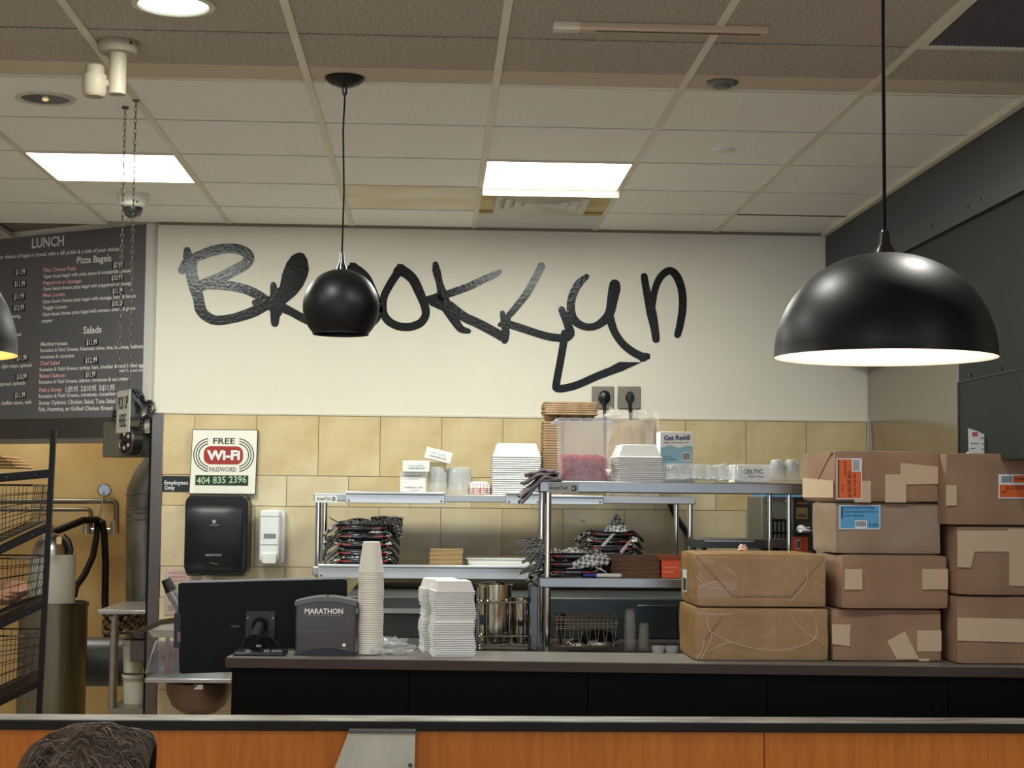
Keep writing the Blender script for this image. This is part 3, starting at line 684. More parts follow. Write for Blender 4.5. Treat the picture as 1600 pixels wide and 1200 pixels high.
# chains and pick up sign
pch = PZ(215,161,CEIL); Ych = pch.y
sg = thing('hanging_sign', 'small white sign reading pick up here hanging on two chains', 'sign', PY(193,680,Ych))
a_ = math.radians(64)
pT = PY(193,610,Ych); pB = PY(191,672,Ych); wS = .155; dS = Vector((math.cos(a_), -math.sin(a_), 0))
hS = pT.z-PY(193,676,Ych).z
cS = (pT+pB)/2
dS2 = Vector((math.cos(a_)*wS/2, -math.sin(a_)*wS/2, 0)); nS = Vector((-math.sin(a_), -math.cos(a_), 0))
zT = pT.z; zB = zT-hS
S = MB().prism([V(cS.x,cS.y,zB)-dS2, V(cS.x,cS.y,zB)+dS2, V(cS.x,cS.y,zT)+dS2, V(cS.x,cS.y,zT)-dS2], nS*-.004).build('board', M('sign_cream',(214,216,202),.5), sg)
for s_, zz in (('PICK UP', zB+hS*.56), ('HERE', zB+hS*.14)):
    k = .8 if s_ == 'PICK UP' else .55
    MB().text(s_, V(cS.x,cS.y,zz)-dS2*k+nS*.001, V(cS.x,cS.y,zz)+dS2*k+nS*.001, hS*.30).build('lettering', ink, sg, smooth='flat')
chm = M('chain_metal',(110,104,92),.35,1)
for px0, py0, px1, sgn in ((191,150,184,-1),(215,161,209,1)):
    top = PZ(px0, 161, CEIL); bot = V(cS.x,cS.y,zT)+dS2*sgn*.85
    top = V(bot.x+ (.0), bot.y, CEIL)
    n = int((top.z-bot.z)/.019); b = MB()
    for k in range(n):
        z_ = bot.z+(k+.5)*.019; a2 = PI/2*(k % 2)+.4
        u = Vector((math.cos(a2), math.sin(a2), 0))
        b.tube([V(bot.x,bot.y,z_)+u*(.0045*math.cos(t))+V(0,0,.0125*math.sin(t)) for t in [2*PI*i/8 for i in range(8)]], .0013, 4, closed=True)
    b.build('chain', chm, sg); 
    MB().cyl((top.x,top.y,CEIL-.008),(top.x,top.y,CEIL),.012,n=12).build('ceiling_clip', chm, sg)
# ================================================================ reel on the menu board corner
pr0 = PP(203,689,A0+nA*.12,nA)
rl = thing('cable_reel', 'round dark cable reel with ribbed black hose under the corner of the menu board', 'reel', pr0)
rax = nA.copy(); rax = (nA+Vector((-.45,0,0))).normalized()
MB().cyl(pr0-rax*.035, pr0+rax*.02, .072, n=32).build('drum', black, rl, bevel=.004)
MB().tube([pr0+rax*.022+(Vector((0,0,1))*math.cos(t)+rax.cross(Vector((0,0,1)))*math.sin(t))*.066 for t in [2*PI*i/32 for i in range(32)]], .005, 8, closed=True).build('rim', M('pewter',(120,112,108),.3,.9), rl)
MB().cyl(pr0+rax*.02, pr0+rax*.024, .05, n=32).build('face_plate', M('dim_pewter',(84,80,84),.4,.8), rl)
side = rax.cross(Vector((0,0,1)))
for k in range(5):
    t = 2*PI*k/5+.3; q = pr0+rax*.025+(Vector((0,0,1))*math.cos(t)+side*math.sin(t))*.036
    MB().cyl(q, q+rax*.002, .010, n=10).build('vent_hole', M('cream_insert',(206,186,160),.5), rl)
MB().cyl(pr0+rax*.02, pr0+rax*.045, .016, .012, n=20).build('hub', black, rl, bevel=.003)
def hosepts(l, off): return [PP(x,y,A0+nA*off,nA) for x,y in l]
for l in ([(207,610),(216,613),(222,618),(224,628)], [(235,625),(233,640),(231,650),(222,655),(220,668)], [(213,615),(221,622),(226,630),(236,628)], [(180,640),(178,655)], [(212,630),(216,637),(214,645)]):
    pts = hosepts(l, .07); b = MB(); tot = []
    for a, c in zip(pts, pts[1:]):
        for k in range(5): tot.append(a.lerp(c, k/5))
    tot.append(pts[-1]); b.tube(tot, [.012 if i % 2 else .008 for i in range(len(tot))], 8); b.build('ribbed_hose', black, rl)
MB().tube(hosepts([(208,616),(216,626),(224,636),(230,630),(238,631)], .05), .011, 8).build('grey_bracket', M('bracket_grey',(110,114,124),.4), rl)
MB().tube(hosepts([(228,632),(241,629),(243,640),(236,648)], .04), .005, 8).build('wall_hook', steel, rl)

# ================================================================ wall fittings on the tiled wall
def wbox(x0,x1,y0,y1,Y0,d): # pixel rect on plane Y0, depth d backwards
    a = PY(x0,y1,Y0); b = PY(x1,y0,Y0); return (a.x,Y0,a.z),(b.x,Y0+d,b.z)
YT = YB-.012
# paper towel dispenser
a, b = wbox(284,388,773,902,YT-.22,.22)
td = thing('towel_dispenser', 'large black wall-mounted paper towel dispenser above the monitor', 'dispenser', ((a[0]+b[0])/2, YT, a[2]))
w_, h_ = b[0]-a[0], b[2]-a[2]
def towel(u, v):
    pass
o = MB().rbox((a[0]+.004,YT-.19,a[2]+.01),(b[0]-.004,YT,b[2]-.002),.045,6); o.build('back_shell', M('smoky_black_plastic',(20,21,22),.35,spec=.3), td, bevel=.006)
prof = [(0,.10),(.006,.15),(.03,.205),(.08,.222),(.62*h_,.222),(.78*h_,.216),(.9*h_,.185),(.97*h_,.13),(h_-.004,.08)]
cv_ = MB(); x0_, x1_ = a[0]+.012, b[0]-.03; vs = []; fs = []
NX = 6
for z_, y_ in prof:
    for i in range(NX+1):
        t = i/NX; e = .012*(1 if i in (0,NX) else 0)
        vs.append((x0_+(x1_-x0_)*t, YT-y_+e, a[2]+z_))
for r_ in range(len(prof)-1):
    for i in range(NX): fs.append((r_*(NX+1)+i, r_*(NX+1)+i+1, (r_+1)*(NX+1)+i+1, (r_+1)*(NX+1)+i))
for i in (0, NX):
    vs2 = [(vs[r_*(NX+1)+i][0], YT-.02, vs[r_*(NX+1)+i][2]) for r_ in range(len(prof))]; n0 = len(vs); vs += vs2
    for r_ in range(len(prof)-1): fs.append((r_*(NX+1)+i, (r_+1)*(NX+1)+i, n0+r_+1, n0+r_))
cv_._add(vs, fs); cv_.build('front_cover', M('gloss_charcoal',(20,21,24),.38,spec=.35), td, smooth=50)
Yf = YT-.2235
MB().cyl(PY(334.5,815,Yf), PY(334.5,815,Yf-.001), .009, n=20).build('round_emblem', M('emblem_grey',(150,152,154),.5), td)
txt(td, 'Georgia-Pacific', 328, 821, 342, 821, 2, Yf-.001, M('emblem_grey',(0,0,0)))
txt(td, 'MARATHON', 321, 869, 346, 869, 3.6, Yf-.001, M('emblem_grey',(0,0,0)))
MB().tube([PY(327,879,Yf),PY(333,880,Yf),PY(339,882,Yf),PY(342,879,Yf)], .0008, 5).build('hand_mark', M('emblem_grey',(0,0,0)), td)
pt = MB(); 
pt.grid(lambda u, v: (lambda q: V(q.x+.02*math.sin(v*3)*(u-.5), q.y-.03*v*math.sin(u*PI), q.z))(PY(325-1+(u-.5)*(2+20*v), 886+24*v, YT-.14)), 6, 6)
o = pt.build('paper_towel', M('cream_paper',(226,218,196),.8), None, loc=PY(325,886,YT-.14), solid=.0015); tag(o, 'cream paper towel tip hanging from the black towel dispenser', 'paper towel')
# soap dispenser
a, b = wbox(404,444,797,882,YT-.11,.11)
sd = thing('soap_dispenser', 'white wall-mounted soap dispenser right of the black towel dispenser', 'dispenser', ((a[0]+b[0])/2,YT,a[2]))
MB().rbox((a[0]+.01,YT-.05,a[2]),(b[0]+.0,YT,b[2]+.002),.02,5).build('back_plate', M('soap_white',(214,216,210),.3), sd, bevel=.004)
MB().rbox((a[0],YT-.105,a[2]+.012),(b[0]-.022,YT-.03,b[2]),.014,5).build('body', M('soap_white2',(228,230,224),.22), sd, bevel=.008)
a2, b2 = wbox(412,431,834,841,YT-.107,.003); MB().box(a2,b2).build('sight_window', M('window_grey',(116,116,110),.2), sd)
a2, b2 = wbox(407,434,850,851.5,YT-.107,.003); MB().box(a2,b2).build('groove', M('groove_grey',(176,178,174),.4), sd)
a2, b2 = wbox(408,435,806,807,YT-.107,.003); MB().box(a2,b2).build('groove', M('groove_grey',(0,0,0)), sd)
a2, b2 = wbox(409,432,864,881,YT-.125,.05); MB().rbox(a2,b2,.01,4).build('push_lever', M('lever_white',(236,236,232),.3), sd, bevel=.004)
# free wifi sign leaning on the towel dispenser
Ys = YT-.03
ws = thing('wifi_sign', 'square cream free Wi-Fi password sign resting on top of the black towel dispenser', 'sign', PY(350,773,Ys))
def q4(x0,y0,x1,y1,x2,y2,x3,y3,Y): return [PY(x0,y0,Y),PY(x1,y1,Y),PY(x2,y2,Y),PY(x3,y3,Y)]
MB().prism(q4(295,771.5,399,772.5,403,671.5,301,670.5,Ys), (0,.028,0)).build('edge_frame', M('sign_edge_brown',(66,54,44),.5), ws)
MB().prism(q4(296.2,770.5,398.2,771.5,402,672.6,301.8,671.7,Ys-.001), (0,.001,0)).build('face', M('sign_face_cream',(238,236,220),.45), ws)
Yw = Ys-.002
def arcs(k):
    b = MB()
    for sgn in (-1, 1):
        cxp = 349.5+sgn*(18); rx, ry = 21+k*4.6, 12.5+k*4.6
        pts = []
        R_ = ry+0
        for t in [i/16 for i in range(17)]:
            th = -PI/2+t*PI
            pts.append((cxp+sgn*(3+abs(0))+sgn*math.cos(th)*(R_), 711+math.sin(th)*R_*1.0))
        L = []
        pts = [(349.5+sgn*24.5, 711-R_)]+pts+[(349.5+sgn*24.5, 711+R_)] if True else pts
        pts = [p for p in pts if abs(p[0]-349.5) > 21.5]
        vs = []; n = len(pts)
        for i, (x, y) in enumerate(pts):
            x0_, y0_ = pts[max(i-1,0)]; x1_, y1_ = pts[min(i+1,n-1)]
            dx, dy = x1_-x0_, y1_-y0_; l = math.hypot(dx, dy) or 1
            nx, ny = -dy/l*.75, dx/l*.75
            vs += [PY(x+nx,y+ny,Yw), PY(x-nx,y-ny,Yw)]
        b._add(vs, [(2*i,2*i+2,2*i+3,2*i+1) for i in range(n-1)])
    return b
for k in (1.2, 2.05, 2.9): arcs(k).build('signal_ring', ink, ws, smooth='flat')
a2, b2 = wbox(318,380,697.5,725,Yw-.001,.001); MB().rbox(a2,b2,.034,8).build('red_badge', M('badge_red',(158,44,36),.5), ws)
txt(ws, 'FREE', 333, 693.5, 367, 693.5, 9, Yw, ink); txt(ws, 'PASSWORD', 327, 737, 369, 737, 7.2, Yw, M('sign_grey_ink',(70,70,68),.6))
txt(ws, 'Wi-Fi', 323, 718, 375, 718, 14, Yw-.003, wht, bold=.045)
a2, b2 = wbox(305,388,743,758,Yw-.0005,.001); MB().box(a2,b2).build('chalk_strip', M('chalkboard_green',(28,48,34),.7), ws)
txt(ws, '404 835 2396', 307, 756, 385, 754, 10.5, Yw-.0015, M('chalk',(180,206,170),.8))
# employees only sign
a2, b2 = wbox(253.5,296,744,768,YT-.004,.004)
es = tag(MB().rbox(a2,b2,.006,3).build('plate', M('sign_dark_green',(22,36,36),.4), None, loc=PY(275,768,YT-.004)), None, None)
es.name = 'employees_sign'; tag(es, 'small dark sign reading employees only, tucked behind the Wi-Fi sign', 'sign')
txt(es, 'Employees', 257, 757, 294, 757, 6, YT-.0045, wht); txt(es, 'Only', 257, 765, 273, 765, 6, YT-.0045, wht)
# notices
a2, b2 = wbox(256,300,890,914,YT-.003,.003)
n1 = tag(MB().box(a2,b2).build('wall_notice', M('pink_notice',(206,176,166),.6), None, loc=a2), 'pinkish printed notice on the tiles behind the monitor, upper one', 'notice')
for k, s_ in enumerate(('WASH YOUR', 'HANDS', 'BEFORE WORK')): txt(n1, s_, 264, 897+k*6, 290, 897+k*6, 3, YT-.0035, M('notice_ink',(140,104,100),.6))
a2, b2 = wbox(255.5,281,924,961,YT-.005,.005)
n2 = tag(MB().box(a2,b2).build('outlet_plate', M('dull_pink_plate',(186,170,160),.4,.2), None, loc=a2), 'plain metal wall plate on the tiles below the pinkish notice', 'wall plate')
for yy in (934, 950): MB().box(*wbox(262,274,yy-4,yy+4,YT-.007,.003)).build('socket', M('socket_grey',(150,136,130),.5), n2)
# power outlets with black plugs
for i, (xo, lab) in enumerate(((942,'steel outlet plate with round black plug, left of the pair'), (983,'steel outlet plate with smaller black plug, right of the pair'))):
    pw0 = 17.5 if i == 0 else 18
    t = thing('power_outlet', lab, 'outlet', PY(xo,638,YB))
    a2, b2 = wbox(xo-pw0,xo+pw0,604,639,YB-.008,.008); MB().box(a2,b2).build('plate', M('outlet_steel',(128,122,108),.35,.8), t, bevel=.003)
    pc_ = PY(xo+(2 if i == 0 else 1),621,YB-.01)
    pl = MB(); pl.lathe([(.03 if i == 0 else .026,0),(.03 if i == 0 else .026,.018),(.02,.026),(.001,.028)], (0,0,0), 24, sx=1 if i == 0 else .8, sy=1.15)
    pl.v = [V(p.x+pc_.x, pc_.y-p.z, p.y+pc_.z) for p in pl.v]; o = pl.build('plug', black, t)
    pts = [pc_+V(0,-.02,-.02), pc_+V(0,-.02,-.06), pc_+V(.004,-.012,-.14), pc_+V(.01,-.01,-.4)]
    MB().tube(pts, .008, 8).build('cord', black, t)
    for sx_ in (-.03,.03): MB().cyl((PY(xo,611,YB).x+sx_,YB-.009,pc_.z+.03),(PY(xo,611,YB).x+sx_,YB-.007,pc_.z+.03),.003,n=8).build('screw', chrome, t)
tag(MB().tube([PY(1044,780,YB-.03),PY(1055,805,YB-.03),PY(1075,835,YB-.03),PY(1085,862,YB-.03)], .014, 8).build('black_cable', black, None, loc=PY(1044,780,YB-.03)), 'black cable running diagonally down the tiles behind the shelf posts', 'cable')

# ================================================================ kitchen seen through the doorway
def Q(x, y, Y): return PY(x, y, Y)
pot = thing('stock_pot', 'large steel kettle drum standing in the back kitchen beyond the black rack', 'kettle', (Q(86,1100,9.4).x, 9.4, 0))
pc_ = Q(84,940,9.4); Rp = (Q(136,940,9.4).x-Q(30,940,9.4).x)/2
MB().lathe([(Rp*.97,0),(Rp,.02),(Rp,pc_.z-.03),(Rp*1.03,pc_.z-.02),(Rp*1.03,pc_.z),(Rp*.97,pc_.z),(Rp*.95,.1),(.001,.08)], (pc_.x,9.4,0), 40).build('body', M('dark_kettle_steel',(150,146,134),.3,1,var=.35,vs=(6,6,.6)), pot)
tub = thing('ingredient_bin', 'pale frosted plastic bin standing inside the steel kettle drum', 'bin', (Q(84,935,9.4).x,9.4,.1))
tb = Q(82,866,9.4); Rt = (Q(118,900,9.4).x-Q(46,900,9.4).x)/2
MB().lathe([(Rt*.96,.1),(Rt,.3),(Rt*1.01,tb.z-.0),(Rt*.97,tb.z),(Rt*.95,.3),(.001,.14)], (tb.x,9.4,0), 36).build('body', M('frosted_white',(206,204,190),.4,trans=.15), tub)
bowl = thing('mixing_bowl', 'upturned steel mixing bowl with a wooden paddle on top of the pale bin', 'bowl', (tb.x,9.4,tb.z))
Rb = Rt*.78
MB().lathe([(Rb,.0),(Rb*.97,.03),(Rb*.8,.075),(Rb*.45,.11),(.001,.12)], (tb.x-.01,9.4,tb.z), 32).build('shell', steel, bowl)
MB().cyl((tb.x-.01,9.4,tb.z+.12),(tb.x-.01,9.4,tb.z+.16),.012).build('knob', steel, bowl)
MB().rbox((Q(92,850,9.2).x,9.14,Q(92,850,9.2).z),(Q(100,839,9.2).x,9.15,Q(100,838,9.2).z),.01,4).build('paddle', M('paddle_wood',(222,190,140),.6), bowl)
MB().tube([Q(98,838,9.38),Q(106,845,9.38),Q(110,858,9.38),Q(109,866,9.38)], .018, 8).build('black_gasket', black, bowl)
# wall pipes and tap
pp = thing('wall_tap', 'steel mixer tap fed by two pipes on the yellow kitchen wall', 'tap', Q(160,830,10.95))
pipem = M('dull_pipe',(120,116,104),.35,.9)
Yp_ = 10.9
MB().tube([Q(-80,783,Yp_),Q(100,783,Yp_),Q(176,783,Yp_),Q(181,785,Yp_),Q(182,790,Yp_),Q(182,832,Yp_)], .018, 10).build('upper_pipe', pipem, pp)
MB().tube([Q(-80,796,Yp_),Q(100,796,Yp_),Q(137,796,Yp_),Q(141,798,Yp_),Q(142,803,Yp_),Q(142,832,Yp_)], .014, 10).build('lower_pipe', pipem, pp)
MB().tube([Q(134,829,Yp_),Q(186,829,Yp_)], .022, 12).build('mixer_body', steel, pp)
for x in (135,178): MB().cyl(Q(x,834,Yp_-.03),Q(x,814,Yp_-.03),.026,.02,n=16).build('valve', steel, pp)
MB().cyl(Q(155,829,Yp_-.04),Q(155,812,Yp_-.04),.02,n=14).build('spout_base', steel, pp)
MB().tube([Q(155,812,Yp_-.04),Q(160,785,Yp_-.03),Q(162,768,Yp_-.02)], .006, 6).build('support_rod', steel, pp)
MB().cyl(Q(163,766,Yp_+.06),Q(163,766,Yp_+.04),.045,.035,n=20).build('wall_flange', steel, pp)
hs = M('black_rubber',(10,10,10),.6,spec=.2)
tag(MB().tube([Q(78,834,10.4),Q(105,823,10.4),Q(130,813,10.5),Q(150,812,10.7),Q(160,816,10.7),Q(163,835,10.7),Q(165,880,10.6),Q(164,940,10.5),Q(168,1010,10.3),Q(172,1030,10.2)], .022, 10).build('rubber_hose', hs, None, loc=Q(160,812,10.7)), 'black rubber hose arching over the tap and dropping straight behind the sink', 'hose')
tag(MB().tube([Q(152,814,10.75),Q(151,840,10.6),Q(145,870,10.5),Q(132,898,10.4),Q(119,916,10.3),Q(116,930,10.2)], .02, 10).build('rubber_hose', hs, None, loc=Q(152,814,10.75)), 'black rubber hose curving from the tap down behind the steel kettle drum', 'hose')
# duct
dc = thing('galvanised_duct', 'round galvanised duct rising beside the doorway jamb, bent at the top', 'duct', Q(225,940,9.7))
Yd = 9.7; rd = .105
pts = [Q(240,742,Yd)+V(.12,0,.18), Q(234,752,Yd), Q(227,768,Yd), Q(226,790,Yd), Q(226,850,Yd), Q(226,960,Yd), Q(226,1040,Yd)]
MB().tube(pts, rd, 24, cap=False).build('pipe', galv, dc)
for y in (772,795,802,812): MB().tube([Q(226,y,Yd)+V(rd*1.02*math.cos(t),rd*1.02*math.sin(t),0) for t in [2*PI*i/24 for i in range(24)]], .004, 6, closed=True).build('seam_ring', galv, dc)
MB().tube([Q(120,1035,9.9),Q(140,1034,9.9),Q(200,1034,9.9)], .14, 20).build('horizontal_pipe', M('dark_galvanised',(92,96,98),.4,.6), dc)
# kitchen sink bench
sk = thing('kitchen_sink', 'steel sink bench with sloping rim and foil-lined bowl in the back kitchen', 'sink', (Q(200,1100,9.0).x,9.0,0))
a = Q(151,958,8.9); b = Q(240,950,8.9)
MB().hexa([Q(152,960,8.75),Q(246,960,8.75),Q(246,960,8.75)+V(0,.7,0),Q(152,960,8.75)+V(0,.7,0),Q(151,953,8.75),Q(246,953,8.75),Q(246,953,8.75)+V(0,.7,0),Q(151,953,8.75)+V(0,.7,0)]).build('rim', steelw, sk, bevel=.006)
MB().grid(lambda u, v: (lambda q: V(q.x,q.y+.02*math.sin(u*23)*math.sin(v*9)+.01*math.sin(u*51+v*20),q.z))(Q(160+80*u+3*(1-v)*0, 988-28*v, 8.85)), 26, 12).build('foil_bowl', M('crumpled_foil',(170,150,136),.2,1,bump=.6,bs=30), sk, solid=.003)
MB().box((Q(162,980,9).x,8.95,Q(162,990,9).z),(Q(240,980,9).x,9.3,Q(162,962,9).z)).build('basin', steeld, sk)
for x, Y in ((176,8.85),(176,9.35)): MB().cyl((Q(x,1100,Y).x,Y,0),(Q(x,1100,Y).x,Y,Q(x,960,Y).z),.022).build('leg', steel, sk)
MB().box((Q(174,1110,8.9).x,8.82,Q(174,1114,8.9).z),(Q(240,1110,8.9).x,9.4,Q(174,1104,8.9).z)).build('undershelf', M('steel_undershelf',(150,150,140),.35,.8), sk)
MB().prism([Q(160,952,9.3),Q(240,940,9.3),Q(240,952,9.3)],(0,.01,0)).build('splash_edge', steeld, sk)
for i, (y0, y1, lab) in enumerate(((1052,1106,'white plastic bucket under the kitchen sink, bottom one of two'),(998,1050,'white plastic bucket under the kitchen sink, stacked on the other'))):
    Yk = 9.05; c_ = Q(208,y1,Yk); h_ = Q(208,y0,Yk).z-c_.z; r_ = .058
    t = thing('bucket', lab, 'bucket', c_)
    MB().lathe([(r_*.86,0),(r_,h_-.02),(r_*1.08,h_-.02),(r_*1.08,h_-.004),(r_*.98,h_-.004),(r_*.8,.01),(.001,.01)], c_, 24).build('body', M('bucket_white',(206,206,192),.4), t)
    MB().tube([c_+V(r_*1.1*math.cos(t_),r_*1.1*math.sin(t_),h_-.03) for t_ in [PI+PI*i/10 for i in range(11)]], .002, 5).build('handle', steel, t)
a, b = wbox(203,238,1000,1034,8.9,.1); tag(MB().box(a,b).build('steel_pan', steeld, None, bevel=.005, loc=a), 'dark steel pan hanging beside the white buckets under the kitchen sink', 'pan')

# hand sink left of the counter
hsn = thing('hand_sink', 'steel hand sink with raised back plate and round bowl left of the counter', 'sink', (Q(290,1060,8.1).x,8.2,Q(290,1110,8.1).z))
MB().box((Q(243,1045,8.3).x,8.30,Q(243,1050,8.3).z),(Q(352,1000,8.3).x,YT,Q(300,1001,8.3).z)).build('splashback', M('sink_steel',(188,190,192),.25,.8), hsn, bevel=.004)
MB().prism([Q(226,1052,8.0),Q(243,1001,8.28),Q(243,1050,8.28)],(.006,0,0)).build('side_splash', M('sink_steel',(0,0,0)), hsn)
MB().box((Q(226,1062,7.98).x,7.98,Q(226,1067,7.98).z),(Q(362,1060,7.98).x,8.32,Q(226,1060,7.98).z)).build('rim', steelw, hsn, bevel=.004)
cb = Q(310,1066,8.12); rb = (Q(362,1066,8.12).x-Q(258,1066,8.12).x)/2
MB().lathe([(rb,0),(rb*.97,-.05),(rb*.8,-.11),(rb*.5,-.145),(.03,-.16)], (cb.x,8.15,cb.z), 36).build('bowl', M('brown_tinted_steel',(112,88,74),.35,.8), hsn)
MB().tube([(cb.x,8.15,cb.z-.15),(cb.x,8.15,cb.z-.4),(cb.x,8.3,cb.z-.42)], .025, 12).build('drain', steel, hsn)
MB().box(*wbox(303,317,1070,1077,7.995,.003)).build('badge', white, hsn)
MB().cyl(Q(256,1024,8.296),Q(256,1024,8.29),.007).build('tap_mark', M('dark_chrome',(0,0,0)), hsn)
MB().tube([Q(256,1029,8.29),Q(256,1022,8.2),Q(256,1024,8.1)], .006, 8).build('spout', chrome, hsn)
tr = thing('steel_tray', 'shallow steel tray on the corner of the hand sink behind the monitor', 'tray', Q(256,997,8.0))
a, b = wbox(230,285,986,997,7.9,.3)
MB().hexa([(a[0]+.02,a[1]+.02,a[2]),(b[0],a[1]+.02,a[2]),(b[0],b[1],a[2]),(a[0]+.02,b[1],a[2]),(a[0]-.0,a[1],b[2]),(b[0],a[1],b[2]),(b[0],b[1]+.02,b[2]),(a[0],b[1]+.02,b[2])]).build('pan', steelw, tr, bevel=.004)
MB().box((a[0]-.012,a[1]-.012,b[2]),(b[0],b[1]+.03,b[2]+.006)).build('lip', steelw, tr)
MB().box((a[0]+.05,8.12,Q(256,1060,8.1).z+.005),(a[0]+.07,8.14,a[2])).build('support', steel, tr)
tag(MB().tube([Q(210,990,7.6),Q(232,981,7.4),Q(252,972,7.1),Q(276,969,6.6),Q(284,970,6.55)], .012, 8).build('power_cable', black, None, loc=Q(232,981,7.4)), 'black cable stretching left from the monitor towards the doorway', 'cable')
# handheld scanner / bottle leaning behind the monitor
hb = thing('grey_bottle', 'grey bottle with ribbed black cap leaning out behind the monitor', 'bottle', Q(285,945,6.335))
p0, p1, p2 = Q(259,905,6.335), Q(268,924,6.335), Q(290,962,6.335)
MB().cyl(p1,p0,.023,.018,n=20).build('cap', black, hb, bevel=.002)
MB().cyl(p2,p1,.022,.022,n=20).build('body', M('bottle_grey',(156,156,154),.3,.4), hb)

# ================================================================ black display rack, left
rkY = 6.2
rk = thing('display_rack', 'black metal display rack with sloping shelves at the left edge of the photo', 'rack', (Q(40,1100,rkY).x, rkY, 0))
def bar(p, q, s_, n_, m_, par): # rectangular bar
    d = (q-p).normalized(); a = Vector((0,1,0)); c_ = d.cross(a).normalized(); a = c_.cross(d)
    o = []; 
    for e in (p, q):
        for i, j in ((-1,-1),(1,-1),(1,1),(-1,1)): o.append(e+c_*i*s_/2+a*j*s_/2)
    MB().hexa(o).build(n_, m_, par, bevel=.001)
top = Q(84,672,rkY); bt = Q(61,1115,rkY); dirp = (bt-top)/(top.z-bt.z)
rackb = M('rack_black',(16,16,18),.5,spec=.3)
DR = .42
DV = V(top.x/top.y*DR, DR, 0)
for Yo in (0, 1):
    for xo in (0, -.75):
        p = top+V(xo,0,0)+DV*Yo; q = p+dirp*p.z*1.0
        bar(p, V(q.x,q.y,0), .019, 'upright', rackb, rk)
def rackshelf(xr, yr, slope, flat=False):
    p = Q(xr, yr, rkY); L_ = .72
    q = p+V(-L_,0,-L_*slope)
    t_ = .028
    MB().hexa([q+V(0,0,-t_),p+V(0,0,-t_),p+DV+V(0,0,-t_),q+DV+V(0,0,-t_),q,p,p+DV,q+DV]).build('shelf_panel', rackb, rk, bevel=.002)
    for k in range(7):
        a_ = p.lerp(q, (k+.5)/7); MB().cyl(a_+V(0,-.002,-t_/2),a_+V(0,.001,-t_/2),.003,n=8).build('rivet', M('rivet_grey',(90,90,90),.4,.8), rk)
rackshelf(78,733,.1)
for x, y in ((74,819),(68,938),(60,1062)): rackshelf(x, y, .5)
def wbasket(x, yt, yb, lab):
    # tapered wire basket seen from its side
    Y0_ = rkY+.04; wY = .32
    p = Q(x,yt,Y0_); pb = Q(x-8,yb,Y0_); W_ = .34
    t = thing('wire_basket', lab, 'basket', (p.x-W_/2,Y0_+.1,pb.z), 'wire baskets on the black rack'); del t['group']
    top_ = [V(p.x-W_,Y0_,p.z+.0),V(p.x,Y0_,p.z),V(p.x+.0,Y0_+wY,p.z),V(p.x-W_,Y0_+wY,p.z)]
    s_ = .5
    bot_ = [V(pb.x-W_+.04,Y0_+.02,pb.z-.5*(W_-.06)),V(pb.x,Y0_+.02,pb.z),V(pb.x,Y0_+wY-.02,pb.z),V(pb.x-W_+.04,Y0_+wY-.02,pb.z-.5*(W_-.06))]
    m_ = M('basket_wire',(74,70,64),.35,.9)
    MB().tube(top_, .0032, 6, closed=True).build('rim', m_, t); MB().tube(bot_, .0025, 6, closed=True).build('base_ring', m_, t)
    b_ = MB()
    for i in range(4):
        for k in range(1, 11):
            f = k/11; b_.tube([top_[i].lerp(top_[(i+1)%4],f), bot_[i].lerp(bot_[(i+1)%4],f)], .0014, 4)
    for f in (.2,.4,.6,.8): b_.tube([top_[i].lerp(bot_[i],f) for i in range(4)], .0014, 4, closed=True)
    for k in range(1, 11): b_.tube([bot_[0].lerp(bot_[1],k/11), bot_[3].lerp(bot_[2],k/11)], .0014, 4)
    for k in range(1, 8): b_.tube([bot_[0].lerp(bot_[3],k/8), bot_[1].lerp(bot_[2],k/8)], .0014, 4)
    b_.build('wire_mesh', m_, t)
    return t
wbasket(50,758,816,'dark wire basket on the highest sloping shelf of the black rack')
wbasket(45,873,936,'dark wire basket holding wrapped rolls on the middle shelf of the black rack')
wbasket(38,994,1058,'dark wire basket on the lowest sloping shelf of the black rack')
for i in range(3):
    c_ = Q(24-9*i, 921+6*i, rkY+.14); b_ = MB(); b_.lathe([(.001,-.03),(.035,-.026),(.055,-.005),(.05,.015),(.03,.03),(.001,.034)], c_, 20, sy=1.2)
    tag(b_.build('bread_roll', M('bread_pink_brown',(206,142,110),.6,rgb2=(226,190,160),vs=(14,14,14)), None, loc=c_), 'pinkish brown bread roll in the middle wire basket, %s from the right' % ('first','second','third')[i], 'bread')
for i in range(4):
    a = Q(0,731-5*i,rkY+.1); b_ = MB(); xx = a.x+random.uniform(-.01,.01)
    b_.rbox((xx-.15,rkY+.05,a.z+.0),(xx+.06-.012*i,rkY+.33,a.z+.008),.003,2)
    tag(b_.build('cardboard_sheet', M('tan_card',(170,132,86),.8), None, loc=a), 'tan cardboard sheet on the top shelf of the black rack, %s of four' % ORD[i], 'cardboard')

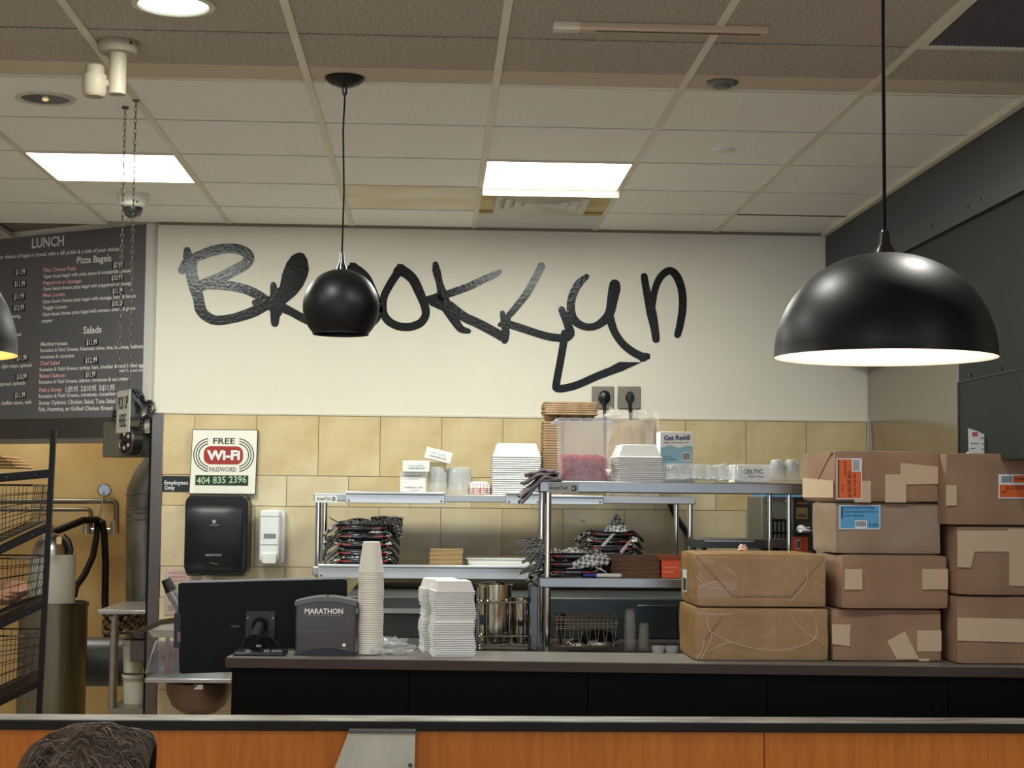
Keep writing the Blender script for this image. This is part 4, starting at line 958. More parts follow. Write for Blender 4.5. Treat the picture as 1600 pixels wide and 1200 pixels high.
# ================================================================ monitor
Ym_ = 6.28
mo = thing('computer_monitor', 'wide black monitor seen from behind at the left end of the counter', 'monitor', Q(410,1050,Ym_))
P4 = [Q(280,1053,Ym_),Q(542,1044,Ym_+.02),Q(542,905,Ym_+.03),Q(278,911,Ym_)]
def inset(P_, r, n=4):
    o = []
    for i in range(4):
        a, b, c_ = P_[i-1], P_[i], P_[(i+1)%4]
        u = (a-b).normalized()*r; v = (c_-b).normalized()*r
        for k in range(n+1):
            t = k/n; o.append(b+u*(1-t)**2+v*t**2)
    return o
MB().prism(inset(P4,.012),(0,.022,0)).build('back_cover', M('monitor_black',(9,10,12),.5,spec=.2), mo, bevel=.003)
MB().prism(inset([p+V(0,.022,0) for p in P4],.012),(0,.008,0)).build('bezel', M('bezel_silver',(150,150,150),.35,.6), mo)
MB().prism([P4[3]+V(.008,.0,.0),P4[3]+V(.008,.0,-.006)+V(0,0,.012),P4[2]+V(-.006,.0,.008),P4[2]+V(-.006,.0,.002)],(0,.024,0)).build('top_edge', M('bezel_silver',(0,0,0)), mo)
MB().box(*wbox(271,283,958,1012,Ym_+.0,.03)).build('side_reader', black, mo, bevel=.002)
MB().box(*wbox(277,282,987,1003,Ym_-.002,.003)).build('reader_label', M('dim_label',(120,100,92),.6), mo)
pcn = Q(407,976,Ym_)
MB().cyl(pcn+V(0,-.04,0),pcn+V(0,.0,0),.028,n=24).build('mount_hub', blackm, mo, bevel=.003)
MB().box((pcn.x-.055,Ym_-.008,pcn.z-.05),(pcn.x+.055,Ym_,pcn.z+.05)).build('mount_plate', black, mo, bevel=.002)
for sx_ in (-.046,.046):
    MB().cyl((pcn.x+sx_,Ym_-.012,pcn.z+.025),(pcn.x+sx_,Ym_-.008,pcn.z+.025),.003,n=8).build('screw', chrome, mo)
MB().box(*wbox(361,374,977,980.5,Ym_-.002,.002)).build('port_cover', M('port_grey',(46,46,48),.4), mo)
bp_ = Q(407,1019,6.05); bp_.z = ZC
MB().tube([pcn+V(0,-.035,0),V(pcn.x,bp_.y+.03,(pcn.z+ZC)/2+.01),V(pcn.x,bp_.y+.03,ZC+.012)], .018, 12).build('stand_arm', blackm, mo)
MB().box((bp_.x-.09,bp_.y-.06,ZC),(bp_.x+.09,bp_.y+.09,ZC+.012)).build('stand_base', black, mo, bevel=.004)
for k, l in enumerate(([(398,988),(385,995),(377,1008),(380,1017)],[(414,990),(428,1000),(438,1012)],[(402,985),(392,1000),(400,1016)],[(412,985),(418,1004),(425,1017)])):
    MB().tube([Q(x,y,6.12-.03*(k%2)) for x,y in l], .0035, 6).build('cable', black, mo)
for x0_, x1_, y_ in ((383,392,1018),(412,421,1018),(424,431,1018),(432,440,1018),(400,408,1010)):
    MB().box(*wbox(x0_,x1_,y_-2,y_+1,6.0,.02)).build('connector', M('connector_grey',(120,130,130),.3,.6), mo)

# ================================================================ things on the service counter
# napkin dispenser
Yn = PZ(507,1024,ZC).y
nd = thing('napkin_dispenser', 'smoky grey tabletop napkin dispenser with arched base on the counter', 'dispenser', (Q(507,1020,Yn).x,Yn+.06,ZC))
smoke = M('smoky_plastic',(74,72,72),.22,rgb2=(62,60,62),vs=(8,8,3),coat=.4)
a = Q(461,1012,Yn); b = Q(556,940,Yn); L0 = a.x; R0 = b.x
n_ = 12
poly = [V(L0,Yn,ZC+.006),V(R0,Yn,ZC+.006),V(R0,Yn,b.z-.002)]
zt2 = Q(507,932,Yn).z
arc = [V(R0+(L0-R0)*k/n_,Yn,b.z+ (zt2-b.z)*math.sin(PI*k/n_)) for k in range(n_+1)]
MB().prism([V(L0,Yn,ZC+.006),V(R0,Yn,ZC+.006)]+arc,(0,.11,0)).build('body', smoke, nd, bevel=.006)
band_ = arc+[p+V(0,0,-.019) for p in arc[::-1]]
MB().prism([p+V((.004 if p.x>(L0+R0)/2 else -.004),-.004,0) for p in band_],(0,.118,0)).build('top_hood', M('grey_hood',(96,96,96),.35), nd, bevel=.002)
base_ = [V(L0-.004,Yn-.012,ZC)]+[V(L0-.004+(R0-L0+.008)*k/n_,Yn-.012,ZC+.006+.022*math.sin(PI*k/n_)) for k in range(n_+1)]+[V(R0+.004,Yn-.012,ZC)]
MB().prism(base_,(0,.14,0)).build('base', black, nd, bevel=.002)
txt(nd, 'MARATHON', 476, 959, 536, 959, 8, Yn-.004, wht, 'lettering', .03)
txt(nd, 'A RESPONSIBLE WAY TO SAVE RESOURCES', 478, 963, 534, 963, 2, Yn-.003, M('faint_text',(150,150,150),.6))
MB().cyl(Q(537.5,1008,Yn-.002),Q(537.5,1008,Yn-.004),.0065,n=18).build('round_emblem', wht, nd)
txt(nd, 'Georgia-Pacific', 531, 1014, 545, 1014, 1.6, Yn-.003, M('faint_text',(0,0,0)))
# stacked plastic cups
Yc = PZ(578,1023,ZC).y+.02
frost = M('frosted_cup',(236,233,222),.35,alpha=.9)
ccx = Q(578,1023,Yc).x; zz = ZC
hc = Q(578,847,Yc).z-Q(578,895,Yc).z; rm = (Q(598.5,900,Yc).x-Q(558,900,Yc).x)/2; rt = (Q(592,850,Yc).x-Q(565.5,850,Yc).x)/2
zrim = Q(578,894,Yc).z; NC = 38; pitch = (zrim-ZC-.003)/(NC-1)
cme = None
for k in range(NC):
    c_ = V(ccx+.0008*math.sin(k*.5),Yc,ZC+.003+k*pitch)
    if cme is None:
        o = MB(); o.lathe([(rm,0),(rm+.0004,.0012),(rm,.003),(rm-.0012,.0032),(rt,hc-.002),(rt-.003,hc),(.001,hc),(.001,hc-.001),(rt-.004,hc-.002),(rm-.004,.003)], c_, 28)
        ob = o.build('plastic_cup', frost, None, loc=c_); cme = ob.data
    else: ob = bpy.data.objects.new('plastic_cup', cme); COL.objects.link(ob); ob.location = c_
    if k == NC-1: tag(ob, 'topmost upturned frosted cup of the tall stack on the counter', 'cup', 'frosted cups stacked on the counter')
    else: tag(ob, 'frosted plastic cup nested under others in the tall stack on the counter', 'cup', 'frosted cups stacked on the counter')
def crumple(name, mat, c, rx, ry, rz_, seed, label, cat, n=16, amp=.35, par=None):
    b_ = MB()
    def f(u, v):
        th = 2*PI*u; ph = PI*v
        d = V(math.sin(ph)*math.cos(th),math.sin(ph)*math.sin(th),math.cos(ph))
        k = 1+amp*noise.noise(d*2.3+V(seed,0,0))+amp*.6*noise.noise(d*6+V(0,seed,0))
        z_ = max(d.z*rz_*k, -rz_*.55)
        return V(c[0]+d.x*rx*k, c[1]+d.y*ry*k, c[2]+rz_*.55+z_)
    b_.grid(f, n, n); o = b_.build(name, mat, par, smooth=25, loc=c)
    if label: tag(o, label, cat)
    return o
clearm = M('clear_film',(230,234,236),.1,alpha=.22)
crumple('plastic_sleeve', clearm, (ccx+.075,Yc-.01,ZC), .07,.05,.034,3,'crumpled clear plastic sleeve lying at the foot of the frosted cups','plastic bag',18,.8)

# foam clamshell stacks
def clam(w, d, h, wt_w, wt_d, c):
    b_ = MB(); x, y = w/2, d/2; tx, ty = wt_w/2, wt_d/2; t = .004
    o = [(-x,-y,0),(x,-y,0),(x,y,0),(-x,y,0),(-x,-y,t),(x,-y,t),(x,y,t),(-x,y,t)]
    b_._add([V(*c)+V(*p) for p in o+[(-x+.005,-y+.005,t),(x-.005,-y+.005,t),(x-.005,y-.005,t),(-x+.005,y-.005,t),(-tx,-ty,h),(tx,-ty,h),(tx,ty,h),(-tx,ty,h)]],
        [(0,1,5,4),(1,2,6,5),(2,3,7,6),(3,0,4,7),(4,5,9,8),(5,6,10,9),(6,7,11,10),(7,4,8,11),(8,9,13,12),(9,10,14,13),(10,11,15,14),(11,8,12,15),(12,13,14,15)])
    return b_
def foamstack(x0, x1, ytop_body, ytop, ybot, Y, n, depth, rz, lab, grp, tw=.75, lean=0, wave=0, two=False):
    a = Q(x0,ybot,Y); b = Q(x1,ybot,Y); w = b.x-a.x; cx = (a.x+b.x)/2; zb_ = a.z
    pitch = (Q(x0,ytop_body,Y).z-a.z)/n; h = Q(x0,ytop,Y).z-Q(x0,ytop_body,Y).z+pitch
    base = clam(w, depth, h, w*tw, depth*tw, (0,0,0))
    if two:
        b2 = clam(w*.96, depth*.96, h, w*.96*tw, depth*.96*tw, (0,0,0))
        M_ = Matrix.Translation(V(-w*.16,depth*1.0,-.0))
        base._add([M_ @ v for v in b2.v], b2.f)
        base.box((-w*.45,depth*.47,0),(w*.4,depth*.53,.003))
    me = None
    for k in range(n):
        loc = V(cx+lean*k/n*w+wave*math.sin(k*.45)*.003, Y+depth/2+random.uniform(-.001,.001), zb_+k*pitch)
        if me is None: ob = base.build('foam_container', foam, None, bevel=.002, loc=(0,0,0)); me = ob.data
        else:
            ob = bpy.data.objects.new('foam_container', me); COL.objects.link(ob)
            md = ob.modifiers.new('b','BEVEL'); md.width = .002; md.segments = 2; md.limit_method = 'ANGLE'
        ob.location = loc; ob.rotation_euler.z = rz+random.uniform(-.012,.012)
        tag(ob, ('topmost ' if k == n-1 else '')+lab, 'container', grp)
Yf_ = PZ(705,1026,ZC).y+.01
# counter stack: open clamshells, halves side by side, in a lower and an upper sleeve
foamstack(673,739,970,958,1026,Yf_,16,.15,.12,'white foam clamshell in the lower half of the counter stack','foam clamshells in the counter stack, lower half',.8,0,1,True)
zz0 = ZC+16*((Q(672,970,Yf_).z-Q(672,1026,Yf_).z)/16)
foamstack(675,740,922,908,969.5,Yf_+.004,16,.15,.12,'white foam clamshell in the upper half of the counter stack','foam clamshells in the counter stack, upper half',.8,-.03,1,True)
foamstack(768,845,710,692,772,Ya0+.05,18,.22,0,'white foam clamshell in the tall stack on the far shelf','foam clamshells on the far shelf',.78,0,.6)
foamstack(963,1035,712,694,753.5,Yb0+.05,14,.17,.1,'white foam clamshell in the stack right of the onion tub','foam clamshells beside the onion tub',.74,-.02,.5)

# ---- glove boxes on the far shelf
boxw = M('white_carton',(232,230,224),.6); teal = M('pale_teal_print',(150,190,190),.6); gi = M('grey_print',(110,110,120),.6)
def carton(name, x0, x1, y0, y1, Y, d, label, cat, mat, texts, rot=0, z0=None, lidm=None):
    a = Q(x0,y1,Y); b = Q(x1,y0,Y)
    t = thing(name, label, cat, ((a.x+b.x)/2, Y+d/2, a.z))
    mb = MB().box((a.x,Y,a.z),(b.x,Y+d,b.z)).build('body', mat, t, bevel=.0015)
    for s_, xa_, ya_, xb_, hh_, m_ in texts: txt(t, s_, xa_, ya_, xb_, ya_, hh_, Y-.0015, m_, 'print')
    if rot: t.rotation_euler.y = rot
    return t
Yg = Ya0+.06
carton('glove_box',625,665,754.5,772,Yg,.11,'white glove carton at the bottom of the stack on the far shelf','box',boxw,[('POWDER FREE GLOVES',632,763,660,2.5,gi),('100 gloves',640,767,655,2,gi)])
carton('glove_box',625,665,737.5,754,Yg,.11,'white glove carton in the middle of the stack on the far shelf','box',boxw,[('POWDER FREE GLOVES',631,745,659,2.5,gi),('vinyl gloves',636,749,654,2,teal)])
carton('glove_box',629,671,720,737,Yg-.02,.12,'white glove carton on top of the stack, below the tilted one','box',boxw,[('VINYL GLOVES',638,729,662,3,teal),('POWDER FREE GLOVES',638,733,664,2.5,gi)])
t = carton('glove_box',662,704,704,721,Yg,.11,'tilted white glove carton perched on clear cups','box',boxw,[('VINYL GLOVES',670,712,694,3,teal),('POWDER FREE GLOVES',670,717,696,2.5,gi)], rot=.24)
t.location.z = t.location.z+.004
tag(MB().box(*wbox(672,698,722.5,728.5,Yg+.03,.08)).build('yellow_pad', M('pale_yellow_pad',(222,216,170),.7), None, loc=Q(685,728,Yg)), 'pale yellow pad squeezed under the tilted glove carton', 'pad')
# ---- clear deli cups, upturned
clear = M('clear_plastic',(226,232,232),.06,alpha=.2,spec=.9)
clearL = M('clear_plastic_bright',(236,240,240),.06,alpha=.3,spec=.9)
def fluted(name, x0, x1, y0, y1, Y, label, cat, mat, nf=12, taper=.8, grp=None, rib=.05):
    a = Q(x0,y1,Y); b = Q(x1,y0,Y); r = (b.x-a.x)/2; h = b.z-a.z; c = V((a.x+b.x)/2,Y+r,a.z)
    n = nf*4; vs = []; fs = []
    prof = [(1.04,0),(1.04,.03),(1,.035),(.98,.5),(taper+.06,.9),(taper-.05,.97),(taper-.15,1),(.001,1)]
    for pr_, pz_ in prof:
        for k in range(n):
            t = 2*PI*k/n; q = pr_*r*(1+(rib*math.cos(nf*t) if .03 < pz_ < .95 else 0)); vs.append(c+V(q*math.cos(t),q*math.sin(t),pz_*h))
    for i in range(len(prof)-1):
        for k in range(n): fs.append((i*n+k,i*n+(k+1)%n,(i+1)*n+(k+1)%n,(i+1)*n+k))
    b_ = MB(); b_._add(vs, fs); o = b_.build(name, mat, None, loc=c)
    return tag(o, label, cat, grp)
for k in range(4): fluted('deli_cup',668+0*k,699,729-1*k+3,771-6*k,Ya0+.07,'clear fluted cup nested in the left stack beside the glove cartons','cup',clear,14,.92,'clear cups beside the glove cartons, left stack',.03)
for k in range(4): fluted('deli_cup',699,737,731-1*k+1,772-6*k,Ya0+.07,'clear fluted cup nested in the wider right stack beside the glove cartons','cup',clear,14,.9,'clear cups beside the glove cartons, right stack',.03)
plaid = M('red_plaid_paper',(236,226,220),.6)
def plaidmat():
    m = plaid; nt = m.node_tree; P = nt.nodes['Principled BSDF']; tc = nt.nodes.new('ShaderNodeTexCoord')
    sx_ = nt.nodes.new('ShaderNodeSeparateXYZ'); nt.links.new(tc.outputs['Object'], sx_.inputs[0])
    outs = []
    for ax in ('X','Z'):
        m1 = nt.nodes.new('ShaderNodeMath'); m1.operation = 'MULTIPLY'; m1.inputs[1].default_value = 62
        m2 = nt.nodes.new('ShaderNodeMath'); m2.operation = 'FRACT'; m3_ = nt.nodes.new('ShaderNodeMath'); m3_.operation = 'LESS_THAN'; m3_.inputs[1].default_value = .13
        nt.links.new(sx_.outputs[ax], m1.inputs[0]); nt.links.new(m1.outputs[0], m2.inputs[0]); nt.links.new(m2.outputs[0], m3_.inputs[0]); outs.append(m3_)
    mx = nt.nodes.new('ShaderNodeMath'); mx.operation = 'MAXIMUM'; nt.links.new(outs[0].outputs[0], mx.inputs[0]); nt.links.new(outs[1].outputs[0], mx.inputs[1])
    mm = nt.nodes.new('ShaderNodeMix'); mm.data_type = 'RGBA'; mm.inputs[6].default_value = lin((238,230,224))+(1,); mm.inputs[7].default_value = lin((176,96,92))+(1,)
    nt.links.new(mx.outputs[0], mm.inputs[0]); nt.links.new(mm.outputs[2], P.inputs['Base Color'])
plaidmat()
for k in range(4): fluted('paper_food_tray',731.5,768.5,752-.6*k+2,772-3*k,Ya0+.05,'upturned red plaid paper food tray in the small stack on the far shelf','tray',plaid,10,.62,'red plaid food trays on the far shelf',.03)
for k in range(4): fluted('paper_food_tray',940,966,733-.6*k+2,753.5-3*k,Yb0+.24,'upturned plaid paper food tray behind the onion tub','tray',plaid,10,.62,'plaid food trays behind the onion tub',.03)

# ---- pulp cup carriers on the far shelf
pulp = M('brown_pulp',(176,146,112),.9,rgb2=(150,120,88),vs=(30,30,30),bump=.3,bs=60)
Yk = Ya0+.12
a = Q(848,771,Yk); b = Q(882,658,Yk); n = 30
me = None
for k in range(n):
    z_ = zA1+.001+(b.z-zA1)*k/n; w_ = (b.x-a.x)/2
    if me is None:
        ob = MB(); c_ = V((a.x+b.x)/2,Yk+.09,z_); ob.rbox((c_.x-w_,c_.y-.09,z_),(c_.x+w_,c_.y+.09,z_+(b.z-zA1)/n*.8),.02,3,'z'); ob = ob.build('pulp_tray', pulp, None, loc=c_); me = ob.data
    else: ob = bpy.data.objects.new('pulp_tray', me); COL.objects.link(ob); ob.location = (c_.x+random.uniform(-.002,.002),c_.y,z_)
    tag(ob, ('topmost ' if k == n-1 else '')+'brown pulp tray in the tall narrow stack left of the onion tub', 'tray', 'brown pulp trays in the narrow stack')
zc_ = b.z+.002
wr_ = thing('wrapped_bundle', 'tall brown paper bundle wrapped in clear plastic behind the foam boxes', 'bundle', (Q(985,753,Yk).x,Yk+.1,zA1))
a2 = Q(950,753,Yk); b2 = Q(1027,657,Yk)
MB().grid(lambda u, v: V(a2.x+(b2.x-a2.x)*u, Yk+.03-.02*math.sin(PI*u)+.004*math.sin(u*30+v*5), zA1+.001+(b2.z-zA1-.001)*v), 16, 10).build('front_sheet', M('brown_kraft',(168,142,108),.8,rgb2=(150,124,92),vs=(20,5,4)), wr_, solid=.004)
MB().box((a2.x,Yk+.035,zA1+.001),(b2.x,Yk+.2,b2.z)).build('contents', M('brown_kraft',(0,0,0)), wr_, bevel=.008)
def filmf(u, v):
    x = a2.x-.008+(b2.x-a2.x+.016)*u; q = noise.noise(V(u*5,v*5,1.3))
    return V(x, Yk-.012+.012*q+.006*noise.noise(V(u*14,v*14,4)), zA1+.002+(b2.z-zA1+.035*(1+.6*noise.noise(V(u*6,0,0)))*1)*v)
MB().grid(filmf, 26, 20).build('plastic_wrap', M('wrap_film',(225,222,214),.12,alpha=.22), wr_, smooth=20)
crumple('wrap_knot', M('wrap_film',(0,0,0)), (Q(960,650,Yk).x,Yk+.04,Q(960,655,Yk).z), .05,.05,.03,9,None,None,14,.7,wr_)
crumple('wrap_knot', M('wrap_film',(0,0,0)), (Q(1008,650,Yk).x,Yk+.04,Q(1008,655,Yk).z), .045,.05,.025,5,None,None,14,.7,wr_)
# four-cup carriers lying across
a3 = Q(850,654,Yk-.02); b3 = Q(934,627,Yk-.02); zz = zc_
for k in range(6):
    t = thing('cup_carrier', '%s brown pulp cup carrier of the flat pile above the onion tub' % (ORD[k] if k else 'lowest'), 'cup carrier', ((a3.x+b3.x)/2,Yk+.09,zz))
    z_ = zc_+.028+k*(b3.z-zc_-.03)/6; w_ = b3.x-a3.x; j = random.uniform(-.004,.004); dz = (b3.z-zc_-.03)/6*.8
    MB().rbox((a3.x+j,Yk-.02,z_),(b3.x+j,Yk+.2,z_+dz),.015,4,'z').build('sheet', pulp, t, bevel=.001)
    if k == 0:
        for xf in (.14,.38,.62,.86):
            for yy in (.02,.14): MB().lathe([(.024,.0),(.026,-.01),(.016,-.026),(.001,-.026)], (a3.x+w_*xf,Yk+yy+.02,z_), 16).build('pocket', pulp, t)
# ---- onion tub
Yo = Yb0+.08
a = Q(877,752,Yo); b = Q(949,752,Yo); tp = Q(872,653,Yo); tp2 = Q(957,653,Yo)
ot = thing('food_tub', 'square translucent tub half full of sliced red onion on the near shelf', 'tub', ((a.x+b.x)/2,Yo+.1,zB1))
tubm = M('translucent_tub',(214,222,230),.25,alpha=.3)
def rrect(cx,cy,hx,hy,r,z,n=5):
    o = []
    for sx_, sy_, st_ in ((1,-1,-PI/2),(1,1,0),(-1,1,PI/2),(-1,-1,PI)):
        for k in range(n+1):
            t = st_+PI/2*k/n; o.append(V(cx+sx_*(hx-r)+r*math.cos(t), cy+sy_*(hy-r)+r*math.sin(t), z))
    return o
cxo = (a.x+b.x)/2; hb_ = (b.x-a.x)/2; ht_ = (tp2.x-tp.x)/2-.008; cyo = Yo+ht_
def loft(rings, caps=True):
    b_ = MB(); n = len(rings[0]); vs = [p for r_ in rings for p in r_]; fs = []
    for i in range(len(rings)-1):
        for k in range(n): fs.append((i*n+k,i*n+(k+1)%n,(i+1)*n+(k+1)%n,(i+1)*n+k))
    if caps: fs.append(list(range(n))[::-1])
    b_._add(vs, fs); return b_
zt_o = tp.z; H = zt_o-zB1
cxt = (tp.x+tp2.x)/2
loft([rrect(cxo,cyo,hb_,hb_,.03,zB1+.001),rrect(cxt,cyo,ht_,ht_,.032,zt_o-.045*1),rrect(cxt,cyo,ht_+.003,ht_+.003,.032,zt_o-.044),rrect(cxt,cyo,ht_+.004,ht_+.004,.032,zt_o)]).build('tub_wall', tubm, ot)
loft([rrect(cxt,cyo,ht_+.003,ht_+.003,.032,zt_o-.006),rrect(cxt,cyo,ht_+.01,ht_+.01,.034,zt_o-.005),rrect(cxt,cyo,ht_+.01,ht_+.01,.034,zt_o),rrect(cxt,cyo,ht_+.001,ht_+.001,.032,zt_o)],False).build('rim', M('tub_rim',(222,228,236),.25,alpha=.7), ot)
for s_ in (-1,1): MB().rbox((cxt+s_*(ht_+.012)-.014,cyo-.03,zt_o-.02),(cxt+s_*(ht_+.012)+.014,cyo+.03,zt_o-.012),.008,3,'z').build('handle_lug', M('tub_rim',(0,0,0)), ot)
zo = Q(912,715,Yo).z
on = MB(); fh = (zo-zB1)/H; hm = hb_+(ht_-hb_)*fh*.95-.006
loft_ = loft([rrect(cxo,cyo,hb_-.006,hb_-.006,.026,zB1+.006),rrect(cxo,cyo,hm,hm,.026,zo)]); on._add(loft_.v, loft_.f); on._add(rrect(cxo,cyo,hm,hm,.026,zo), [list(range(24))])
for k in range(420):
    x = cxo+random.uniform(-hm,hm)*.93; y = cyo+random.uniform(-hm,hm)*.93; z_ = zo+random.uniform(-.012,.010)
    if random.random() < .35: y = cyo-hm-.001; z_ = random.uniform(zB1+.02,zo); x = cxo+random.uniform(-hb_,hb_)*.9
    a_ = random.uniform(0,2*PI); L_ = random.uniform(.008,.02); el = random.uniform(-.5,.7)
    d = V(math.cos(a_)*L_,math.sin(a_)*L_*.4,el*L_)
    on.tube([V(x,y,z_)-d, V(x,y,z_+.004), V(x,y,z_)+d], .0012, 4)
tag(on.build('sliced_onion', M('pickled_onion',(176,50,62),.35,rgb2=(214,112,118),vs=(60,60,60)), None, loc=(cxo,cyo,zB1+.006)), 'pink sliced red onion filling the lower half of the translucent tub', 'onion', None, 'stuff')
# ---- grey towel on shelf end
tw = M('grey_towel',(150,142,146),.95,rgb2=(120,112,118),vs=(30,30,30),bump=.3,bs=120)
ta = Q(812,775,Yb0); tbp = Q(876,733,Yb0)
def towel_f(off, x0, x1, zt_, sag):
    def f(u, v):
        x = x0+(x1-x0)*u
        hang = max(0, (b_l+.01)-x)
        z_ = zt_-hang*sag-.004*math.sin(v*9+off)-.003*math.sin(u*12+off*2)
        return V(x+.004*math.sin(v*7+off), Yb0-.02+.2*v+.008*math.sin(u*5+off), z_)
    return f
tt = thing('folded_towel', 'grey cloth towel folded over the left end of the near shelf', 'towel', (b_l,Yb0+.1,zB1))
zt0 = zB1+.006
for k, (x0_, x1_, sag) in enumerate(((ta.x+.005,tbp.x,1.1),(ta.x,tbp.x-.01,.9),(ta.x+.015,tbp.x-.005,.5),(ta.x+.03,tbp.x-.02,.3))):
    MB().grid(towel_f(k*1.7,x0_,x1_,zt0+k*.0105,sag),16,10).build('fold', tw, tt, solid=.009)
# ---- get reddi boxes etc.
blu = M('print_blue',(44,60,110),.6); seab = M('print_sea_blue',(140,182,196),.6)
def reddi(x0,x1,y0,y1,lab,full):
    t = carton('film_box',x0,x1,y0,y1,Yb0+.1,.12,lab,'box',boxw,[])
    Y = Yb0+.0985
    h = y1-y0
    if full:
        pts = [(x0+.8,y1-1),(x1-.8,y1-1)]+[(x1-.8-(x1-x0-1.6)*k/10, y0+h*.46-1.8*math.sin(k*1.1)) for k in range(11)]
        MB().prism([Q(x,y,Y) for x,y in pts],(0,.001,0)).build('wave_print', seab, t)
        txt(t,'Get Reddi',x0+6,y0+13,x1-5,y0+12,7.5,Y-.0015,blu,'print',.03)
        txt(t,'Plastic Thermoware Film',x0+6,y0+17.5,x1-6,y0+17.5,2.2,Y-.001,blu,'print')
        MB().box(*wbox(x1-17,x1-3.5,y1-18,y1-4,Y-.002,.001)).build('barcode_patch', boxw, t)
        for k in range(9): MB().box(*wbox(x1-16+k*1.3,x1-15.3+k*1.3,y1-16.5,y1-6,Y-.003,.001)).build('barcode_line', ink, t)
        txt(t,'5 3/4 x 10',x0+4,y1-10,x0+18,y1-10,2.5,Y-.001,blu,'print'); txt(t,'12 in x 2000 ft',x0+4,y1-5.5,x0+25,y1-5.5,2.5,Y-.001,blu,'print')
    else:
        txt(t,'Get',x0+4,y0+11,x0+17,y0+11,7.5,Y-.001,blu,'print',.03)
    return t
reddi(1031.5,1083,675,724.5,'white and sea-blue plastic film carton, top one of the two',True)
reddi(1035,1085,725,753.5,'white plastic film carton half hidden behind clear lids, lower of the two',False)
carton('paper_box',1148,1204,726.5,753.5,Yb0+.12,.14,'white lettered carton between the clear lids and the clear cups','box',boxw,[('CELTIC',1161,740,1192,6.5,ink),('Plastic Pieces',1170,746,1194,3.5,gi)])
# clear domed lids lying in a row
for k in range(11):
    x = 1048+k*10.2; c_ = Q(x,753,Yb0+.1)
    r_ = .036; b_ = MB(); rings = []
    b_.lathe([(r_,.0),(r_+.002,.004),(r_*.95,.008),(r_*.78,.035),(r_*.66,.052+.006*(k%3)),(r_*.3,.058),(.001,.058)], (0,0,0), 22)
    ang = random.uniform(-.25,.25) 
    o = b_.build('clear_dome', clearL, None, loc=(0,0,0)); o.location = (c_.x,Yb0+.07+.02*(k%2),zB1+.012); o.rotation_euler = (0, ang, 0)
    tag(o, 'clear domed plastic lid in the row in front of the film cartons', 'container lid', 'clear domed lids on the near shelf')
for i, x in enumerate((1217,1240)):
    for k in range(4):
        fluted('clear_cup',x-11.5,x+11.5,716-k*.5+3+i*0,753.5-7*k,Yb0+.08,'upturned clear cup in the %s stack at the right end of the near shelf' % ('left','right')[i],'cup',clear,10,.78,'clear cups at the shelf end, %s stack' % ('left','right')[i],.03)

# ================================================================ checked paper liners in black baskets
chk = checker('black_check_paper',(228,228,222),(22,22,24),62)
chkb = checker('grey_check_paper',(220,220,216),(100,102,102),70)
def liner(c, w, d, h, seed, out, mat, amp=.02):
    # crumpled sheet lying over a basket, edges flaring out
    def f(u, v):
        x = (u-.5)*w; y = (v-.5)*d; e = max(abs(u-.5), abs(v-.5))*2
        s_ = V(u*3.1+seed, v*3.1, seed*.7)
        z_ = h*(1-e**2)*.55+amp*noise.noise(s_*1.4)+amp*.7*noise.noise(s_*3.2)-out*max(0,e-.55)
        return V(c[0]+x+.015*noise.noise(s_*2), c[1]+y+.015*noise.noise(s_*2+V(5,5,5)), c[2]+z_+.012)
    return MB().grid(f, 20, 12).build('checked_paper', mat, None, loc=c, smooth=35)
def basketpile(xc, zbase, Y, n, w, d, pitch, where, lw, seed, hside=-.05, shift=0):
    for k in range(n):
        c_ = V(Q(xc,800,Y).x+random.uniform(-.008,.008), Y+d/2, zbase+k*pitch)
        t = thing('food_basket', '%s red-banded black basket %s' % (ORD[k], where), 'basket', c_)
        hh_ = pitch*.95; x, y = w/2, d/2
        loft([rrect(c_.x,c_.y,x*.86,y*.86,.02,c_.z+.001),rrect(c_.x,c_.y,x,y,.03,c_.z+hh_)]).build('tray', blackg, t, solid=.002)
        MB().tube(rrect(c_.x,c_.y,x+.001,y+.001,.03,c_.z+hh_), .003, 6, closed=True).build('rim', black, t)
        for s0, s1 in ((-.98,-.45),(.4,.98)): MB().box((c_.x+x*s0,c_.y-y-.0035,c_.z+hh_*.6),(c_.x+x*s1,c_.y-y-.0005,c_.z+hh_*.6+.003)).build('red_band', red, t)
        o = liner(V(c_.x+shift*w,c_.y,c_.z+hh_*.6),w*lw,d*.95,.01,seed+k*2.3,.10,chk if k%2 else chkb)
        tag(o, '%s checked paper layer %s' % (ORD[k], where), 'paper')
        if k < n-1 or True:
            # flared corners at left
            for sgn in (-1,1):
                def f(u, v, sg=sgn, kk=k):
                    L_ = (.07 if sg < 0 else .06)*(lw)
                    x_ = c_.x+sg*(w*.42+u*L_); s_ = V(u*2+kk, v*3, seed+sg)
                    return V(x_, c_.y-d*.42+v*d*.7, c_.z+hh_*.85-u*u*pitch*1.15+.014*noise.noise(s_*1.7)+.008*math.sin(v*14+kk))
                o2 = MB().grid(f, 8, 14).build('paper_corner', chk if sgn < 0 else M('dark_check',(60,62,64),.5), o, smooth=35)
zs = zA2
basketpile(566, zA2+.001, Ya0+.06, 5, .235, .2, .038, 'of the far shelf pile behind the frosted cups', 1.15, 1.1)
basketpile(955, zA2+.001, Ya0+.08, 5, .2, .18, .034, 'of the far shelf pile behind the post', 1.2, 4.2)
basketpile(895, zB2+.001, Yb0+.03, 3, .19, .2, .031, 'of the near shelf pile above the marker', 1.3, 8.4, shift=-.05)
